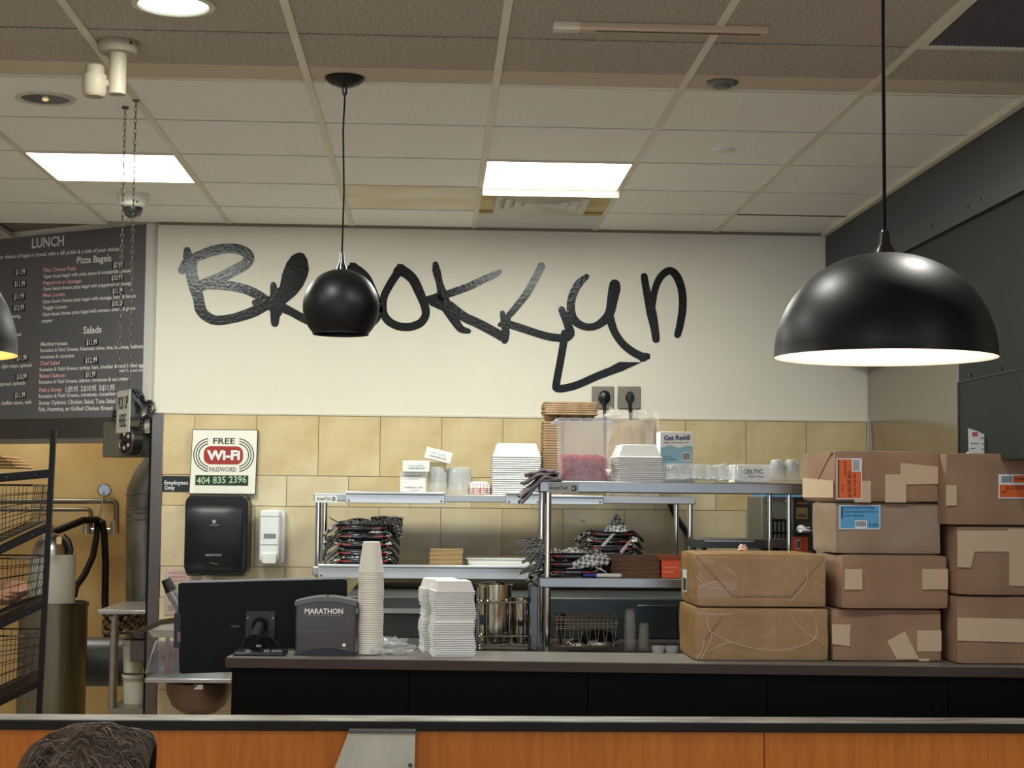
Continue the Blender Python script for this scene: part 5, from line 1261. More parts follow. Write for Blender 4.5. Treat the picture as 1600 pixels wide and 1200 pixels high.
# top sheets
def sheet(xc,yc,Y,wx,wy,tilt,seed,mat,label):
    def f(u, v):
        x = (u-.5)*wx; y = (v-.5)*.16; s_ = V(u*2+seed,v*2,seed)
        return V(x, y, (.5-abs(u-.45))*wy+.012*noise.noise(s_*2))
    c_ = Q(xc,yc,Y); o = MB().grid(f,12,8).build('checked_paper', mat, None, loc=(0,0,0), smooth=35); o.location = c_; o.rotation_euler = (tilt,0,random.uniform(-.2,.2)); tag(o, label, 'paper'); return o
sheet(562,829,Ya0+.14,.2,.05,.5,2,chk,'peaked checked paper on top of the pile behind the frosted cups')
sheet(604,824,Ya0+.2,.15,.02,.6,3,chk,'flatter checked paper right of the peaked one on the far pile')
def cone(name, pts, Y, dY, mat, label):
    P_ = [Q(x,y,Y+dy) for (x,y),dy in zip(pts,dY)]
    o = MB(); o._add(P_, [list(range(len(P_)))]); o = o.build(name, mat, None, loc=P_[0], solid=.001); tag(o, label, 'paper'); return o
cone('folded_liner',[(943,830),(964,802),(982,828),(980,832)],Ya0+.06,(0,.05,.0,0),chkb,'pale folded checked paper peak on the pile behind the shelf post')
cone('folded_liner',[(893,880),(931,857),(955,872),(950,882),(896,889)],Yb0+.0,(0,.04,.0,-.01,0),chkb,'folded checked paper lying on the near shelf pile, above the marker')
cone('folded_liner',[(938,853),(957,833),(962,834),(943,855)],Yb0+.06,(0,.02,.02,0),M('white_paper',(214,214,210),.6),'thin white paper strip standing in the near shelf pile')
cone('folded_liner',[(968,862),(984,843),(985,848),(972,866)],Yb0+.06,(0,.02,.02,0),M('white_paper',(0,0,0)),'thin pale paper strip at the right of the near shelf pile')
cone('folded_liner',[(890,803),(915,814),(913,817),(893,806)],Ya0+.1,(0,.02,.02,0),M('white_paper',(0,0,0)),'pale paper corner sticking up left behind the shelf post')
# fringe of liner corners at left of the near shelf
for k, (x0_, y0_, x1_, y1_, w_) in enumerate(((808,843,852,852,9),(802,860,850,866,9),(815,877,850,870,8),(812,896,852,876,9),(806,849,850,860,6),(822,889,852,880,8))):
    def f(u, v):
        x = x0_+(x1_-x0_)*u; y = y0_+(y1_-y0_)*u**1.4+1.5*w_*(v-.5)*(.35+.9*u)+2*math.sin(u*7+k)
        return Q(x, y, Yb0-.02+.05*v+.02*u+.01*k)
    o = MB().grid(f, 12, 5).build('paper_corner', chkb, None, loc=Q(x0_,y0_,Yb0), smooth=40)
    tag(o, 'checked paper corner spilling left of the near shelf, %s from the top' % ('first','second','fourth','sixth','third','fifth')[k], 'paper')
for k, (x0_, y0_, x1_, y1_) in enumerate(((503,870,535,835),(506,880,530,858),(508,858,540,826),(515,808,548,823))):
    def f(u, v):
        x = x0_+(x1_-x0_)*u; y = y0_+(y1_-y0_)*u**.7+(9 if k < 3 else 2.5)*(v-.5)
        return Q(x, y, Ya0+.03+.07*v+.02*u)
    o = MB().grid(f, 10, 5).build('paper_corner', chk, None, loc=Q(x0_,y0_,Ya0), smooth=40)
    tag(o, ('checked paper corner drooping left of the far pile, middle one','checked paper corner drooping left of the far pile, lowest','checked paper corner drooping left of the far pile, upper one','thin checked paper tip sticking up left of the far pile')[k], 'paper')
# clear cover over the far pile
fm = MB().grid(lambda u, v: Q(558+68*u+6*v, 822-14*v+3*math.sin(u*6), Ya0+.1+.15*v), 12, 6).build('plastic_sheet', M('wrap_film',(0,0,0)), None, loc=Q(590,815,Ya0+.1), smooth=40)
tag(fm, 'loose clear plastic film on top of the checked papers behind the frosted cups', 'plastic film')
# napkin bundles on far shelf
kr = M('kraft_napkin',(196,166,118),.85,rgb2=(156,126,84),vs=(6,6,90)); 
for k in range(4):
    a = Q(671,886,Ya0+.03); b = Q(723,858,Ya0+.03); hN = (b.z-zA2)/4; j = random.uniform(-.003,.003)
    b_ = MB(); 
    for q in range(5): 
        jj = random.uniform(-.002,.002); b_.rbox((a.x+j+jj,Ya0+.03,zA2+hN*k+hN*q/5+.0003),(b.x+j+jj,Ya0+.2,zA2+hN*k+hN*(q+.8)/5),.004,2,'z')
    tag(b_.build('napkin_bundle', kr, None, loc=(a.x,Ya0+.1,zA2+hN*k)), '%s kraft napkin bundle of the pile on the far shelf' % ORD[k], 'napkins')
cv = thing('foil_lid_tray', 'shallow white tray lying on the far shelf beside the kraft napkins', 'tray', Q(780,887,Ya0+.05))
a = Q(729,887,Ya0+.05); b = Q(842,874,Ya0+.05)
loft([rrect((a.x+b.x)/2,Ya0+.16,(b.x-a.x)/2-.01,.10,.01,zA2+.001),rrect((a.x+b.x)/2,Ya0+.16,(b.x-a.x)/2,.11,.012,b.z)]).build('body', M('tray_white',(216,218,212),.4), cv, solid=.002)
MB().tube(rrect((a.x+b.x)/2,Ya0+.16,(b.x-a.x)/2,.11,.012,b.z), .003, 6, closed=True).build('rim', white, cv)
# near shelf: brown napkins, dark tray, orange box, marker
a = Q(955,897,Yb0+.04); b = Q(1031,869,Yb0+.04)
kd = M('dark_kraft',(128,96,74),.85,rgb2=(96,70,54),vs=(5,5,110))
for k in range(5):
    hN = (b.z-zB2)/5; b_ = MB()
    for q in range(3): jj = random.uniform(-.0025,.0025); b_.rbox((a.x+jj,Yb0+.04,zB2+hN*k+hN*q/3+.0003),(b.x+jj,Yb0+.22,zB2+hN*k+hN*(q+.8)/3),.004,2,'z')
    tag(b_.build('napkin_bundle', kd, None, loc=(a.x,Yb0+.1,zB2+hN*k)), '%s dark brown napkin bundle beside the orange carton' % ORD[k], 'napkins')
ob = thing('orange_box', 'open orange and white carton at the right of the near lower shelf', 'box', Q(1045,900,Yb0+.03))
a = Q(1034,901,Yb0+.03); b = Q(1063,876,Yb0+.03); om = M('carton_orange',(230,92,56),.6)
MB().box((a.x,Yb0+.03,zB2+.001),(b.x,Yb0+.12,b.z)).build('body', om, ob)
MB().prism([Q(1034,876,Yb0+.03),Q(1063,876,Yb0+.03),Q(1064,867,Yb0+.0),Q(1024,866,Yb0+.0)],(0,.001,0)).build('flap', M('carton_salmon',(240,150,120),.6), ob)
txt(ob,'GLOVES',1037,888,1058,888,3,Yb0+.028,M('carton_cream',(240,190,160),.6),'print'); txt(ob,'LARGE',1037,895,1052,895,3,Yb0+.028,M('carton_cream',(0,0,0)),'print')
mk = thing('marker_pen', 'white marker pen with blue cap on the near lower shelf', 'pen', Q(943,898,Yb0+.012)); my = Yb0+.014
r_ = .0085; z_ = zB2+r_+.0005; xa_ = Q(911,898,my).x; xb_ = Q(932,898,my).x; xc_ = Q(974,898,my).x
MB().cyl((xa_,my,z_),(xb_,my,z_),r_*.9,r_*1.02,n=16).build('cap', M('cap_blue',(28,44,128),.35), mk); MB().cyl((xb_,my,z_),(xc_-.01,my,z_),r_*.95,n=16).build('barrel', white, mk); MB().cyl((xc_-.01,my,z_),(xc_,my,z_),r_*.8,r_*.6,n=16).build('end_plug', M('grey_print',(0,0,0)), mk)
tag(MB().rbox((Q(955,866,Ya0+.02).x,Ya0+.02,zA2+.001),(Q(1058,866,Ya0+.02).x,Ya0+.3,zA2+.012),.01,3,'z').build('dark_tray', M('dark_brown_tray',(44,32,28),.5), None, loc=Q(1000,868,Ya0+.02)), 'dark brown tray under the checked papers on the far shelf', 'tray') if False else None
# ================================================================ on the work table
Yr = 6.62
a = Q(742,1013,Yr); b = Q(838,1013,Yr)
rkt = thing('steel_caddy', 'chrome wire caddy with flat uprights holding steel pots behind the counter', 'rack', ((a.x+b.x)/2, Yr+.1, ZT))
for x0_, x1_ in ((738,747),(829,841)):
    p = Q(x0_,1015,Yr); q = Q(x1_,916,Yr)
    MB().rbox((p.x,Yr+.02,ZT+.001),(q.x,Yr+.045,q.z),.012,4).build('upright', M('upright_steel',(108,110,108),.4,.9), rkt, bevel=.002)
    MB().rbox((p.x,Yr+.2,ZT+.001),(q.x,Yr+.22,q.z),.012,4).build('upright', M('upright_steel',(108,110,108),.4,.9), rkt, bevel=.002)
def wireframe(x0_, x1_, ys, Y, d, r, name, root, mat):
    for k, y in enumerate(ys):
        p = Q(x0_,y,Y); q = Q(x1_,y,Y)
        MB().tube(rrect((p.x+q.x)/2,Y+d/2,(q.x-p.x)/2,d/2,.02,p.z), r, 6, closed=True).build(name, mat, root)
wireframe(746,830,(941,),Yr,.2,.004,'top_wire',rkt,chrome)
wireframe(747,830,(994,1008,1013),Yr,.2,.003,'base_wire',rkt,chrome)
b_ = MB()
for x in (748,760,772,784,796,808,820,829): b_.tube([Q(x,941,Yr-.002),Q(x,994,Yr-.002),Q(x,1010,Yr-.002)], .0016, 5)
for k in range(9): p = Q(750+k*9.5,1008,Yr); b_.tube([p,p+V(0,.2,0)], .002, 5)
b_.build('wire_bars', chrome, rkt)
for xc, x0_, x1_, yt, yb_, Y, lab in ((777,747,801,914,1006,6.65,'tall polished steel pot in the chrome wire caddy'),(812,799,828,934,1006,6.7,'shorter polished steel pot right in the chrome wire caddy'),(752,745,762,918,1004,6.74,'narrow steel pot at the left back of the chrome wire caddy')):
    c_ = Q(xc,yb_,Y); r_ = (Q(x1_,yb_,Y).x-Q(x0_,yb_,Y).x)/2; h_ = Q(xc,yt,Y).z-c_.z
    c_ = V(Q((x0_+x1_)/2,yb_,Y).x,Y+r_*.9,max(c_.z,ZT+.005))
    t = thing('steel_pot', lab, 'pot', c_)
    MB().lathe([(r_*.8,0),(r_*.94,.008),(r_*.97,h_*.6),(r_*.98,h_-.004),(r_*1.04,h_-.003),(r_*1.04,h_),(r_*.95,h_),(r_*.93,.012),(.001,.01)], c_, 36).build('body', M('mirror_steel',(214,208,190),.12,1), t)
    if xc == 777:
        MB().box((c_.x-r_*.96,Y-.0,c_.z+h_*.32),(c_.x-r_*.42,Y+.03,c_.z+h_*.48)).build('black_label', black, t)
        MB().tube([c_+V(-r_*.9,-.02,h_+.004),c_+V(0,-r_*.7,h_+.012),c_+V(r_*.5,-.02,h_+.004)], .003, 6).build('bail_handle', chrome, t)
# wire basket with lids, knives
a = Q(866,1012,6.55); b = Q(967,965,6.55)
wbk = thing('wire_basket', 'tarnished wire basket with perforated rim under the near shelf', 'basket', ((a.x+b.x)/2,6.65,ZT))
bw = M('tarnished_wire',(122,106,88),.35,.9)
wireframe(868,966,(964,967.5,982.5),6.55,.2,.0022,'rim_wire',wbk,bw); wireframe(870,965,(1010,),6.55,.2,.0022,'base_wire',wbk,bw)
b_ = MB()
for k in range(15):
    x = 870+k*6.6; b_.tube([Q(x,983,6.55),Q(x+(3 if k%2 else -3),1010,6.55)], .0013, 4); b_.tube([Q(x,964,6.55),Q(x,983,6.55)], .001, 4)
b_.build('side_wires', bw, wbk)
pr_ = MB(); 
for k in range(24):
    for j in range(3):
        q = Q(871+k*4+(2 if j%2 else 0),969+j*5,6.553); pr_.box((q.x-.0028,6.553,q.z-.0022),(q.x+.0028,6.555,q.z+.0022))
pr_.build('perforated_band', bw, wbk)
for i,(x0_,x1_,y0_,y1_,m_,lab) in enumerate(((884,925,1000,1011,chrome,'shiny round lid lying in the tarnished wire basket'),(915,958,996,1009,steelw,'pale dented lid at the right in the tarnished wire basket'))):
    p = Q(x0_,y1_,6.6); q = Q(x1_,y0_,6.6); r_ = (q.x-p.x)/2
    c_ = V((p.x+q.x)/2, 6.66, max(p.z, ZT+.004)); tag(MB().lathe([(r_,0),(r_,.006),(r_*.85,.016),(r_*.4,q.z-p.z),(.001,q.z-p.z)], c_, 28, sy=.9).build('pot_lid', m_, None, loc=c_), lab, 'lid')
crumple('black_cloth', blackm, (Q(935,990,6.66).x,6.68,ZT+.03), .07,.06,.03,12,'black crumpled cloth lying on the lids in the wire basket','cloth',16,.4)
for k, (x0_,y0_,x1_,y1_) in enumerate(((874,962,878,1006),(880,958,876,1004),(884,966,872,1008))):
    tag(MB().tube([Q(x0_,y0_,6.6+.02*k),Q((x0_+x1_)/2,985,6.6+.02*k),Q(x1_,y1_,6.6+.02*k)], [.011,.009,.005], 8).build('serving_tongs', black if k<2 else M('worn_wood',(150,104,60),.6), None, loc=Q(x0_,y0_,6.6)), ('black handled utensil leaning in the left of the wire basket, front one','black handled utensil leaning in the left of the wire basket, taller one','brown wooden handled utensil at the left of the wire basket')[k], 'utensil')
# clear tumbler stacks
for x, w_, yt, yb_, n, lab in ((986,19,953,1016,9,'clear tumbler in the tall stack right of the wire basket'),(1008,18,975,1016,6,'clear tumbler in the shorter stack right of the wire basket')):
    Y = 6.6; c0_ = Q(x,yb_,Y); top_ = Q(x,yt,Y).z; r_ = (Q(x+w_/2,yb_,Y).x-c0_.x); h_ = .075; pitch = (top_-ZT-h_)/(n-1); me = None
    for k in range(n):
        c_ = V(c0_.x,Y+.04,ZT+.002+k*pitch)
        if me is None: ob = MB().lathe([(r_,0),(r_+.0015,.002),(r_,.005),(r_*.8,h_-.004),(r_*.74,h_),(.001,h_)], c_, 24).build('clear_tumbler', M('tumbler_clear',(214,212,200),.1,alpha=.1,spec=.9), None, loc=c_); me = ob.data
        else: ob = bpy.data.objects.new('clear_tumbler', me); COL.objects.link(ob); ob.location = c_
        tag(ob, ('topmost ' if k == n-1 else '')+lab, 'cup', lab)
for x, lab in ((1049,'small clear glass dish by the wrapped parcels'),(1028,'low clear glass dish beside the shorter tumbler stack')):
    c_ = Q(x,1016,6.55); c_.z = ZT+.001; tag(MB().lathe([(.022,0),(.028,.028),(.026,.028),(.019,.003),(.001,.003)], c_, 24).build('glass_dish', clearL, None, loc=c_), lab, 'dish')

# ================================================================ wrapped parcels on the counter
kraft = M('kraft_paper',(158,126,101),.8,rgb2=(142,112,88),vs=(5,5,5),bump=.12,bs=25)
kraft2 = M('grey_kraft_paper',(154,138,118),.8,rgb2=(146,120,98),vs=(5,5,5),bump=.12,bs=25)
kraft3 = M('golden_kraft_paper',(158,120,68),.6,rgb2=(138,102,54),vs=(4,4,4),bump=.08,bs=25,coat=.2)
tape = M('pale_paper_tape',(200,176,146),.7)
foldm = M('kraft_fold_edge',(120,88,64),.9)
def hexparcel(t, x0, x1, z0, z1, Y, d, mat, seed, amp=.0035, rz=0):
    cx = (x0+x1)/2; hx = (x1-x0)/2; hz = (z1-z0)/2; cz = (z0+z1)/2; r = .012
    bm = bmesh.new(); bmesh.ops.create_cube(bm, size=2)
    bmesh.ops.subdivide_edges(bm, edges=bm.edges[:], cuts=11, use_grid_fill=True)
    me = bpy.data.meshes.new('wrapping')
    for v in bm.verts:
        p = V(v.co.x*hx, v.co.y*d/2, v.co.z*hz)
        q = V(max(-hx+r,min(hx-r,p.x)), max(-d/2+r,min(d/2-r,p.y)), max(-hz+r,min(hz-r,p.z)))
        e = p-q
        if e.length > r: p = q+e.normalized()*r
        n = noise.noise(V(p.x*9+seed,p.y*9,p.z*11+seed*2))
        w_ = V(v.co.x if abs(v.co.x)>.98 else 0, v.co.y if abs(v.co.y)>.98 else 0, 0)
        p += w_*n*amp
        if abs(v.co.y+1)<.02: p.y = min(p.y+0, -d/2+.0005+max(0,-n)*amp) if amp < .002 else p.y
        v.co = V(p.x+cx, p.y+Y+d/2, p.z+cz)-t.location
    bm.to_mesh(me); bm.free(); me.materials.append(mat); me.shade_smooth(); me.set_sharp_from_angle(angle=math.radians(50))
    o = bpy.data.objects.new('wrapping', me); COL.objects.link(o); o.parent = t; return o
def patch(t, pts, Y, mat, name='tape', th=.0008): return MB().prism([Q(x,y,Y) for x,y in pts],(0,th,0)).build(name, mat, t)
def rect(x0,x1,y0,y1): return [(x0,y1),(x1,y1),(x1,y0),(x0,y0)]
def parcel(x0,x1,y0,y1,Y,d,mat,label,seed,z0=None):
    a = Q(x0,y1,Y); b = Q(x1,y0,Y)
    z0_ = a.z if z0 is None else z0
    t = thing('wrapped_parcel', label, 'parcel', ((a.x+b.x)/2, Y+d/2, z0_)); hexparcel(t, a.x, b.x, z0_, b.z, Y, d, mat, seed)
    return t, b.z
def sidepatch(t, x, Y0_, Y1_, z0_, z1_, mat, name='tape'): MB().box((x-.0015,Y0_,z0_),(x+.0005,Y1_,z1_)).build(name, mat, t)
YP = PZ(1400,1034,ZC).y+.0; e_ = .004
# centre stack bottom to top
t, z1_ = parcel(1300,1471,952,1034,YP,.36,kraft,'bottom kraft paper parcel of the centre stack, with a slanted tape strip',1,ZC)
patch(t, [(1300,1006),(1328,1010),(1329,976),(1300,975)], YP-e_, tape); patch(t, rect(1433,1471,985,1018), YP-e_, tape)
patch(t, [(1401,1030),(1436,1030),(1414,986),(1386,1002)], YP-e_, tape); patch(t, rect(1436,1452,1029,1033), YP-e_, tape)
t, z2_ = parcel(1310,1479,868,951.5,YP-.03,.32,kraft,'kraft paper parcel second from the bottom of the centre stack',2,z1_+.001)
t.rotation_euler.z = .05
patch(t, rect(1315,1343,889,921), YP-.03-e_-.002, tape); patch(t, rect(1438,1479,889,921), YP-.03-e_-.002, tape)
t, z3_ = parcel(1304,1470,786,866,YP+.0,.36,kraft2,'greyish kraft parcel with a blue label, third up in the centre stack',3,z2_+.001)
Yl = YP-e_
bl = patch(t, rect(1311.5,1375.5,789,827), Yl, M('label_white_edge',(224,230,232),.5), 'label'); 
patch(t, rect(1313,1374,790.5,825.5), Yl-.0006, M('label_blue',(86,160,206),.5), 'label_face', .0006)
nb = M('label_navy',(24,50,90),.6)
txt(t,'18 Kraft Heavy Duty Bags',1318,795,1367,795,3.4,Yl-.001,nb); txt(t,'Bolsas resistentes de 18 Kraft',1319,801,1371,801,3.4,Yl-.001,nb); txt(t,'Fardo: 400/paq.',1319,807,1350,807,3,Yl-.001,nb)
patch(t, rect(1336,1355,813,825), Yl-.0008, M('label_white_edge',(0,0,0)), 'barcode_patch', .0006)
for k in range(11): patch(t, rect(1337.3+k*1.5,1338.1+k*1.5,814.5,822.5), Yl-.0014, ink, 'barcode_line', .0004)
txt(t,'DURO',1358,823,1373,823,5,Yl-.001,nb); patch(t, rect(1314.5,1317,792,810), Yl-.001, nb, 'edge_print', .0004)
t, z4_ = parcel(1303,1468,705,786,YP-.02,.5,kraft,'top kraft parcel of the centre stack with a dark orange label',4,z3_+.001)
Yl = YP-.02-e_
patch(t, rect(1335,1361,751,785), Yl, tape)
patch(t, [(1383,785),(1416,785),(1416,757),(1466,756),(1466,729),(1407,723),(1407,741),(1383,741)], Yl, tape)
patch(t, rect(1307,1347,716,780), Yl-.0012, M('label_white_edge',(0,0,0)), 'label'); patch(t, rect(1308.5,1345.5,717.5,778.5), Yl-.002, M('label_orange',(216,98,36),.5), 'label_face', .0006)
patch(t, rect(1331,1345,717.5,737), Yl-.0026, M('label_white_edge',(0,0,0)), 'barcode_patch', .0006)
for k in range(10): patch(t, rect(1332.5,1343,719+k*1.7,719.8+k*1.7), Yl-.003, ink, 'barcode_line', .0004)
patch(t, rect(1308.5,1311.5,717.5,778), Yl-.0026, M('label_brown',(120,60,24),.6), 'edge_print', .0004)
dk = M('label_ink',(40,22,12),.7)
def vtxt(t, s_, x, y0, y1, h, Y, m_):  # text running up the label
    L = Q(x,y1,Y); R = Q(x,y0,Y); MB().text(s_, L, R, h/F_PX*Y, up=(-1,0,0)).build('lettering', m_, t, smooth='flat')
vtxt(t,'#5 GROCERY BAGS',1330,736,777,6,Yl-.0024,dk); vtxt(t,'Bolsas Kraft 500',1337,740,775,3.5,Yl-.0024,dk); vtxt(t,'30035',1322,720,745,3,Yl-.0024,dk); vtxt(t,'57 lb',1318,757,768,3,Yl-.0024,dk)
# loose flap fold on left end of top parcel
sideX = Q(1303,760,YP-.02).x
MB().prism([V(sideX-.003,YP+.0,z4_-.006),V(sideX-.003,YP+.47,z4_-.006),V(sideX-.003,YP+.25,z3_+.07)],(.003,0,0)).build('end_flap', kraft, t)
MB().prism([V(sideX-.0035,YP-.02,z3_+.015),V(sideX-.0035,YP+.47,z3_+.015),V(sideX-.0035,YP+.47,z3_+.09),V(sideX-.0035,YP-.02,z3_+.075)],(.002,0,0)).build('tape', tape, t)
# left stack, shrink wrapped
t, zl1 = parcel(1084,1295,950,1033,YP-.0,.38,kraft3,'lower golden parcel in wrinkled clear shrink wrap at the left of the pile',5,ZC)
Yl = YP-e_
film = M('shrink_film',(226,220,206),.1,alpha=.09)
def shrink(t, x0,x1,y0,y1,Y,seed):
    b_ = MB(); b_.grid(lambda u, v: (lambda q: V(q.x, q.y-.003-.007*abs(noise.noise(V(u*6+seed,v*4,2)))-.004*abs(noise.noise(V(u*18,v*12,seed))), q.z))(Q(x0+(x1-x0)*u, y1-(y1-y0)*v, Y)), 60, 24)
    b_.build('shrink_wrap', film, t, smooth=60)
shrink(t,1086,1294,951,1032,YP-.002,3)
def crease(t, pts, Y, r=.0009): 
    P_ = [Q(x,y,Y) for x,y in pts]; o = []
    for i in range(len(P_)-1):
        a, b, c_, d = P_[max(i-1,0)], P_[i], P_[i+1], P_[min(i+2,len(P_)-1)]
        for k in range(5):
            s_ = k/5; o.append(.5*((2*b)+(-a+c_)*s_+(2*a-5*b+4*c_-d)*s_*s_+(-a+3*b-3*c_+d)*s_**3))
    o.append(P_[-1]); MB().tube(o, r, 5).build('wrap_crease', M('crease_film',(236,226,204),.15,alpha=.55), t)
for l in ([(1095,1030),(1107,1008),(1112,992),(1105,975),(1106,962)],[(1108,985),(1140,1002),(1175,1012),(1215,1016),(1250,1010),(1272,998),(1280,985)],[(1232,957),(1245,975),(1262,990),(1278,1000),(1290,1008)],[(1262,955),(1272,965),(1276,985),(1270,1002)],[(1088,1030),(1095,1020),(1100,1000)],[(1106,1018),(1130,1006),(1145,1004)]): crease(t, l, YP-.012)
patch(t, [(1102,1000),(1130,964),(1128,963),(1100,999)], YP-e_, foldm, 'fold_line')
t, zl2 = parcel(1088,1291,866,949,YP-.0,.38,kraft3,'upper golden parcel in clear shrink wrap at the left of the pile',6,zl1+.001)
patch(t, [(1088,868),(1146,931),(1236,931),(1289,870),(1289,871.5),(1237,932.5),(1145,932.5),(1088,869.5)], YP-e_, foldm, 'fold_line')
shrink(t,1090,1290,868,948,YP-.002,8)
for l in ([(1088,900),(1105,915),(1130,921),(1150,919)],[(1092,918),(1108,911),(1120,908)],[(1236,939),(1255,918),(1262,900),(1258,885)],[(1270,909),(1286,916)],[(1092,895),(1100,905),(1112,912)]): crease(t, l, YP-.010)
xs_ = Q(1088,900,YP).x
MB().box((xs_-.0035,YP+.20,zl1+.04),(xs_-.002,YP+.30,zl1+.12)).build('label', white, t)
for k in range(6): MB().box((xs_-.0045,YP+.21+k*.014,zl1+.045),(xs_-.0034,YP+.216+k*.014,zl1+.09)).build('barcode_line', ink, t)
# right stack
t, zr1 = parcel(1495,1690,932,1040,YP-.08,.36,kraft,'bottom kraft parcel at the right edge with a wide horizontal tape',7,ZC)
patch(t, [(1496,1001),(1640,1005),(1640,968),(1496,965)], YP-.08-e_, tape)
t, zr2 = parcel(1496,1700,823,931,YP-.09,.34,kraft,'middle kraft parcel at the right edge crossed by tape bands',8,zr1+.001)
patch(t, [(1496,886),(1517,887),(1523,862),(1577,862),(1577,915),(1640,917),(1640,826),(1575,826),(1575,829),(1496,829)], YP-.09-e_, tape)
t, zr3 = parcel(1478,1690,710,820,YP-.10,.36,kraft,'top kraft parcel at the right edge with an orange label near its end',9,zr2+.001)
Yl = YP-.10-e_
patch(t, rect(1478,1495,758,790), Yl, tape)
patch(t, rect(1560,1640,741,779), Yl, M('label_white_edge',(0,0,0)), 'label'); patch(t, rect(1562,1640,757.5,777), Yl-.0008, M('label_orange',(0,0,0)), 'label_face', .0006); patch(t, rect(1583,1640,743,754), Yl-.0008, M('label_orange',(0,0,0)), 'label_face', .0006)
for k in range(11): patch(t, rect(1565+k*1.5,1565.8+k*1.5,744,754), Yl-.001, ink, 'barcode_line', .0004)
txt(t,'#12 GROCERY BAGS',1572,764.5,1640,764.5,5,Yl-.0012,dk); txt(t,'500',1565,770,1573,770,3,Yl-.0012,dk); txt(t,'FORM OF USE',1586,750,1625,750,3,Yl-.0012,dk)
# curled printed paper behind top right parcel
pp_ = thing('printed_paper', 'torn printed white paper sticking up behind the top right parcel', 'paper', Q(1535,708,YP+.2))
Yk2 = YP+.08
MB().prism([Q(1514,712,Yk2),Q(1557,712,Yk2),Q(1556,697,Yk2),Q(1549,687,Yk2),Q(1540,680,Yk2),Q(1528,674,Yk2),Q(1513,669,Yk2)],(0.0,.002,0)).build('sheet', M('torn_paper',(226,224,220),.7), pp_)
patch(pp_, rect(1519,1528,675,682), Yk2-.001, M('print_red',(190,90,110),.6), 'red_mark', .0006)
for x0_,x1_,y_ in ((1532,1545,684),(1516,1530,692),(1534,1550,693),(1516,1524,700),(1534,1552,701)): patch(pp_, rect(x0_,x1_,y_,y_+1.6), Yk2-.001, gi, 'print_line', .0006)
MB().box((Q(1514,712,Yk2).x,Yk2+.003,zr3+.001),(Q(1557,712,Yk2).x,Yk2+.03,Q(1514,706,Yk2).z)).build('folded_foot', M('torn_paper',(0,0,0)), pp_)

# ================================================================ equipment behind the parcels on the right
Ye = 7.5
ebox = thing('drink_machine', 'grey steel machine with dark slotted front below the near shelf, by the parcels', 'machine', (Q(1222,860,Ye).x,Ye+.2,ZT))
a = Q(1190,880,Ye); b = Q(1240,776,Ye)
MB().box((a.x,Ye,zf if zf < a.z else ZT),(b.x,Ye+.35,b.z)).build('casing', M('olive_steel',(124,122,108),.4,.6), ebox, bevel=.004)
MB().box(*wbox(1200,1236,811,860,Ye-.02,.02)).build('dark_front', blackm, ebox, bevel=.003)
for k in range(5):
    for r_ in (0,1): MB().box(*wbox(1203+k*6.4,1206.5+k*6.4,815+r_*20,831+r_*20,Ye-.022,.003)).build('slot', M('slot_grey',(96,98,94),.4,.5), ebox)
for x,y in ((1198,782),(1228,783),(1199,801)): MB().cyl(Q(x,y,Ye-.001),Q(x,y,Ye-.008),.008,n=10).build('screw', steeld, ebox)
MB().box(*wbox(1199,1206,799,802,Ye-.03,.03)).build('latch', black, ebox)
MB().box(*wbox(1195,1252,771,776.5,Ye-.01,.3)).build('blue_tape', M('blue_tape',(96,150,190),.6), ebox)
dkc = tag(MB().box(*wbox(1238,1275,776,870,Ye+.02,.3)).build('dark_cabinet', M('dark_brown_steel',(54,48,42),.5), None, loc=Q(1255,870,Ye)), 'dark brown metal cabinet just left of the parcels', 'cabinet')
MB().box(*wbox(1244,1262,793,811,Ye+.01,.01)).build('number_plate', M('brass_plate',(150,120,80),.4,.5), dkc); txt(dkc,'686',1246,808,1260,808,6,Ye+.009,ink)
MB().box(*wbox(1246,1262,785,788,Ye+.01,.01)).build('trim', M('brass_plate',(0,0,0)), dkc)
sh = tag(MB().box(*wbox(1086,1236,843,856,7.3,.25)).build('steel_ledge', steeld, None, bevel=.003, loc=Q(1160,856,7.3)), 'steel pass ledge below the near shelf, left of the parcels', 'shelf')
for x in (1100,1222): MB().cyl((Q(x,850,7.45).x,7.45,zf),(Q(x,850,7.45).x,7.45,Q(x,855,7.45).z),.012).build('bracket_leg', steeld, sh)
MB().box(*wbox(1101,1178,844.5,846.5,7.295,.006)).build('edge_highlight', steelw, sh)
t = thing('orange_carton', 'small orange carton with barcode beside the dark cabinet', 'box', Q(1254,862,6.9))
MB().box(*wbox(1243,1262,840,862,6.9,.1)).build('body', om, t); MB().box(*wbox(1244,1251,843,858,6.898,.002)).build('barcode_patch', white, t)
for k in range(4): MB().box(*wbox(1245+k*1.5,1245.8+k*1.5,845,856,6.896,.002)).build('barcode_line', ink, t)
t.location.z -= 0
MB().box((Q(1240,870,6.88).x,6.88,ZT+.001),(Q(1270,870,6.88).x,7.04,Q(1240,862,6.88).z)).build('pedestal', steeld, t)
crumple('paper_scrap', M('white_paper',(0,0,0)), (Q(1255,832,7.5).x,7.5,Q(1255,832,7.5).z), .03,.02,.018,6,'white paper scrap caught on the dark cabinet','paper',10,.8)
crumple('pink_scrap', M('pale_pink_paper',(236,196,184),.7), (Q(1160,862,YP+.3).x,YP+.3,zl2+.001), .016,.016,.014,7,'pink crumpled scrap on top of the upper golden parcel','paper',10,.8)

